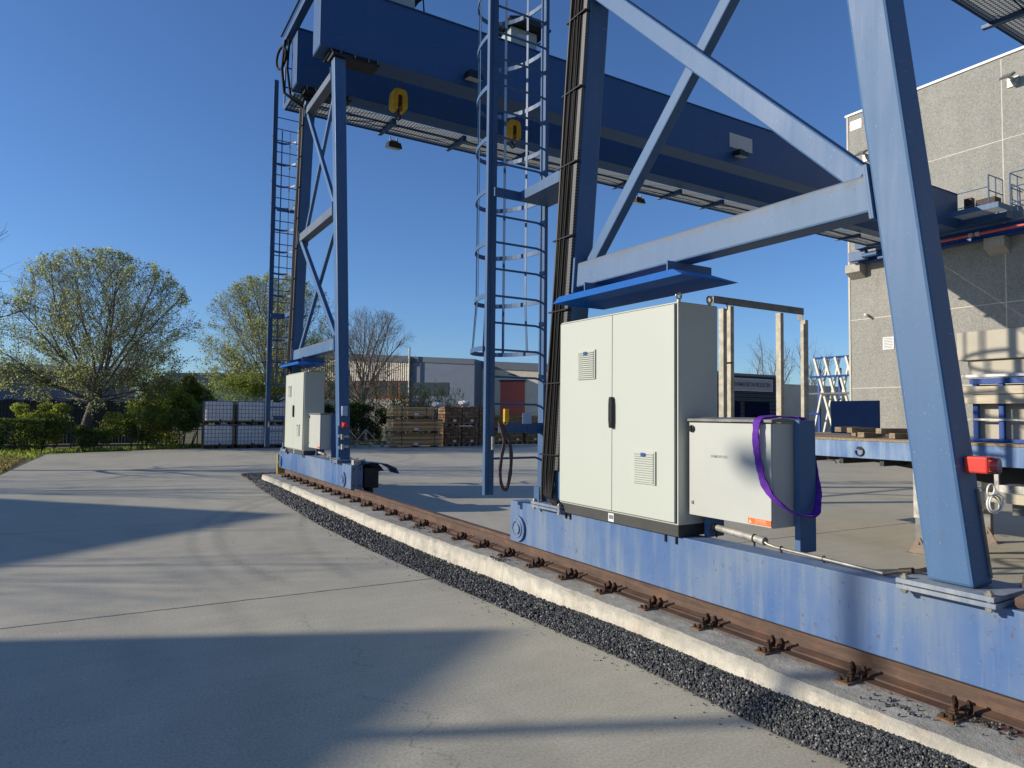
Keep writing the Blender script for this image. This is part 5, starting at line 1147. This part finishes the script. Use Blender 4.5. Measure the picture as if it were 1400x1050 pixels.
S = thing('sign_building', (48, 41, 0), 'dark slatted building carrying a long grey lettered sign, seen between the trailer stakes', 'building')
m = MB(); m.box(43.2, 52.0, 40, 52, 0, 5.35); m.build('wall', 'slatdark', S)
m = MB(); m.box(43.1, 52.1, 39.9, 52, 5.352, 5.55); m.build('roof_edge', 'slate', S)
m = MB(); m.box(46.0, 51.4, 39.93, 39.99, 4.05, 5.15); sb = m.build('sign_board', 'greyplate', S)
m = MB(); m.box(46.0, 51.4, 39.915, 39.929, 5.08, 5.15); m.box(46.0, 51.4, 39.915, 39.929, 4.05, 4.12); m.box(51.33, 51.4, 39.915, 39.929, 4.12, 5.08); m.box(46.0, 46.07, 39.915, 39.929, 4.12, 5.08); m.build('sign_frame', 'palegrey', sb)
text('sign_letters', 'THOMAES BETON PRODUCTEN', .50, 'blackpl', (48.7, 39.92, 4.6), (1, 0, 0), (0, 0, 1), sb, .004, .66)
m = MB(); m.box(44.2, 47.2, 39.95, 39.99, 0, 3.1); m.box(47.8, 51.0, 39.95, 39.99, 0, 3.1); m.build('garage_door', 'navyboard', S)
m = MB(); m.box(52.2, 64, 41, 52, 0, 4.9); S2 = m.build('side_building', 'cream2', None); tag(S2, 'grey-brown block wall right of the sign building behind the trailer stakes', 'building')
m = MB(); m.box(38.6, 43.0, 42, 50, 0, 5.9); S3 = m.build('office_block', 'greyclad', None); tag(S3, 'small grey office block with a blue window left of the sign building', 'building')
m = MB(); m.box(41.6, 42.3, 41.95, 42.01, 4.0, 5.2); m.build('window', 'navyboard', S3)
m = MB(); m.box(38.5, 43.08, 41.9, 50, 5.902, 6.1); m.build('roof_edge', 'white', S3)
# ---------------------------------------------------------------- neighbours outside the frame that shade the yard, plus an added sky blocker
sh = Vector((SUN.x, SUN.y, 0)); tz = SUN.z / sh.length; sh.normalize()
def shade_hall(pts, L, depth, label):
    """pts: roof-edge shadow points on the ground; wall stands L m up-sun"""
    P0 = Vector((*pts[0], 0)) + sh * L; d = (Vector((*pts[1], 0)) - Vector((*pts[0], 0))).normalized()
    prof = []
    for p in pts:   # intersect sun-azimuth line through p with the wall plane through P0 along d
        p = Vector((*p, 0)); n = Vector((-d.y, d.x, 0)); l = n.dot(P0 - p) / n.dot(sh); q_ = p + sh * l; prof.append((q_.x, q_.y, l * tz))
    r = thing('neighbour_hall', (prof[0][0], prof[0][1], 0), label, 'industrial building'); n = len(prof); m = MB()
    base = [(x, y, 0) for x, y, z in (prof[0], prof[-1])]
    ring = [base[0]] + [tuple(p) for p in prof] + [base[1]]; k = len(ring); off = sh * depth
    m.add(ring + [(x + off.x, y + off.y, z) for x, y, z in ring], [tuple(range(k)), tuple(range(2 * k - 1, k - 1, -1))] + [(i, (i + 1) % k, k + (i + 1) % k, k + i) for i in range(k)])
    m.build('wall', 'greyclad', r)
shade_hall([(-4.5, -1.2), (1.15, 3.45), (1.9, 4.06), (3.08, 4.96)], 22, 9, 'grey hall outside the left of the view that shades the foreground')
shade_hall([(-2.2, 8.7), (.80, 10.95), (2.93, 12.41), (-1.67, 17.2)], 24, 4, 'grey gabled hall outside the left of the view that shades the middle of the yard')
tree('bare_tree', (-15, 16.6, 0), 31, 8.0, 3.8, 2.2, (0, 0), 'leafless tree outside the left of the view, nearer the yard', G2, bark='bark', levels=3, n1=8, tr=.11, dens=.7)
tree('bare_tree', (-17, 26, 0), 32, 9.5, 4.2, 2.6, (0, 0), 'leafless tree outside the left of the view, farther back', G2, bark='bark', levels=3, n1=10, tr=.18, dens=.8)

NB = thing('rear_sky_blocker', (10, -26, 0), 'unseen grey block added behind the viewpoint to hold back skylight', 'industrial building')  # invented block behind the camera, added to cut skylight on camera-side faces
m = MB(); m.box(-24, 70, -46, -20, -.1, 13); m.build('wall', 'greyclad', NB); m = MB(); m.box(-24.1, 70.1, -46, -19.9, 13.002, 13.3); m.build('roof_edge', 'slate', NB)

SL = thing('street_lamp', (-14.2, 11.04, 0), 'grey street lamp outside the left of the view whose soft shadow crosses the sill', 'street lamp')
m = MB(); m.tube([(-14.2, 11.04, 0), (-14.2, 11.04, 4), (-14.2, 11.04, 8.85)], [.11, .09, .06], 12); m.tube([(-14.2, 11.04, 8.85), (-14.2, 11.3, 9.0), (-14.2, 11.7, 9.02)], .04, 8); m.build('pole', 'galvd', SL, smooth=50)
m = MB(); m.box(-14.35, -14.05, 11.45, 11.95, 8.96, 9.08); m.build('lamp_head', 'galvd', SL, bevel=.03)
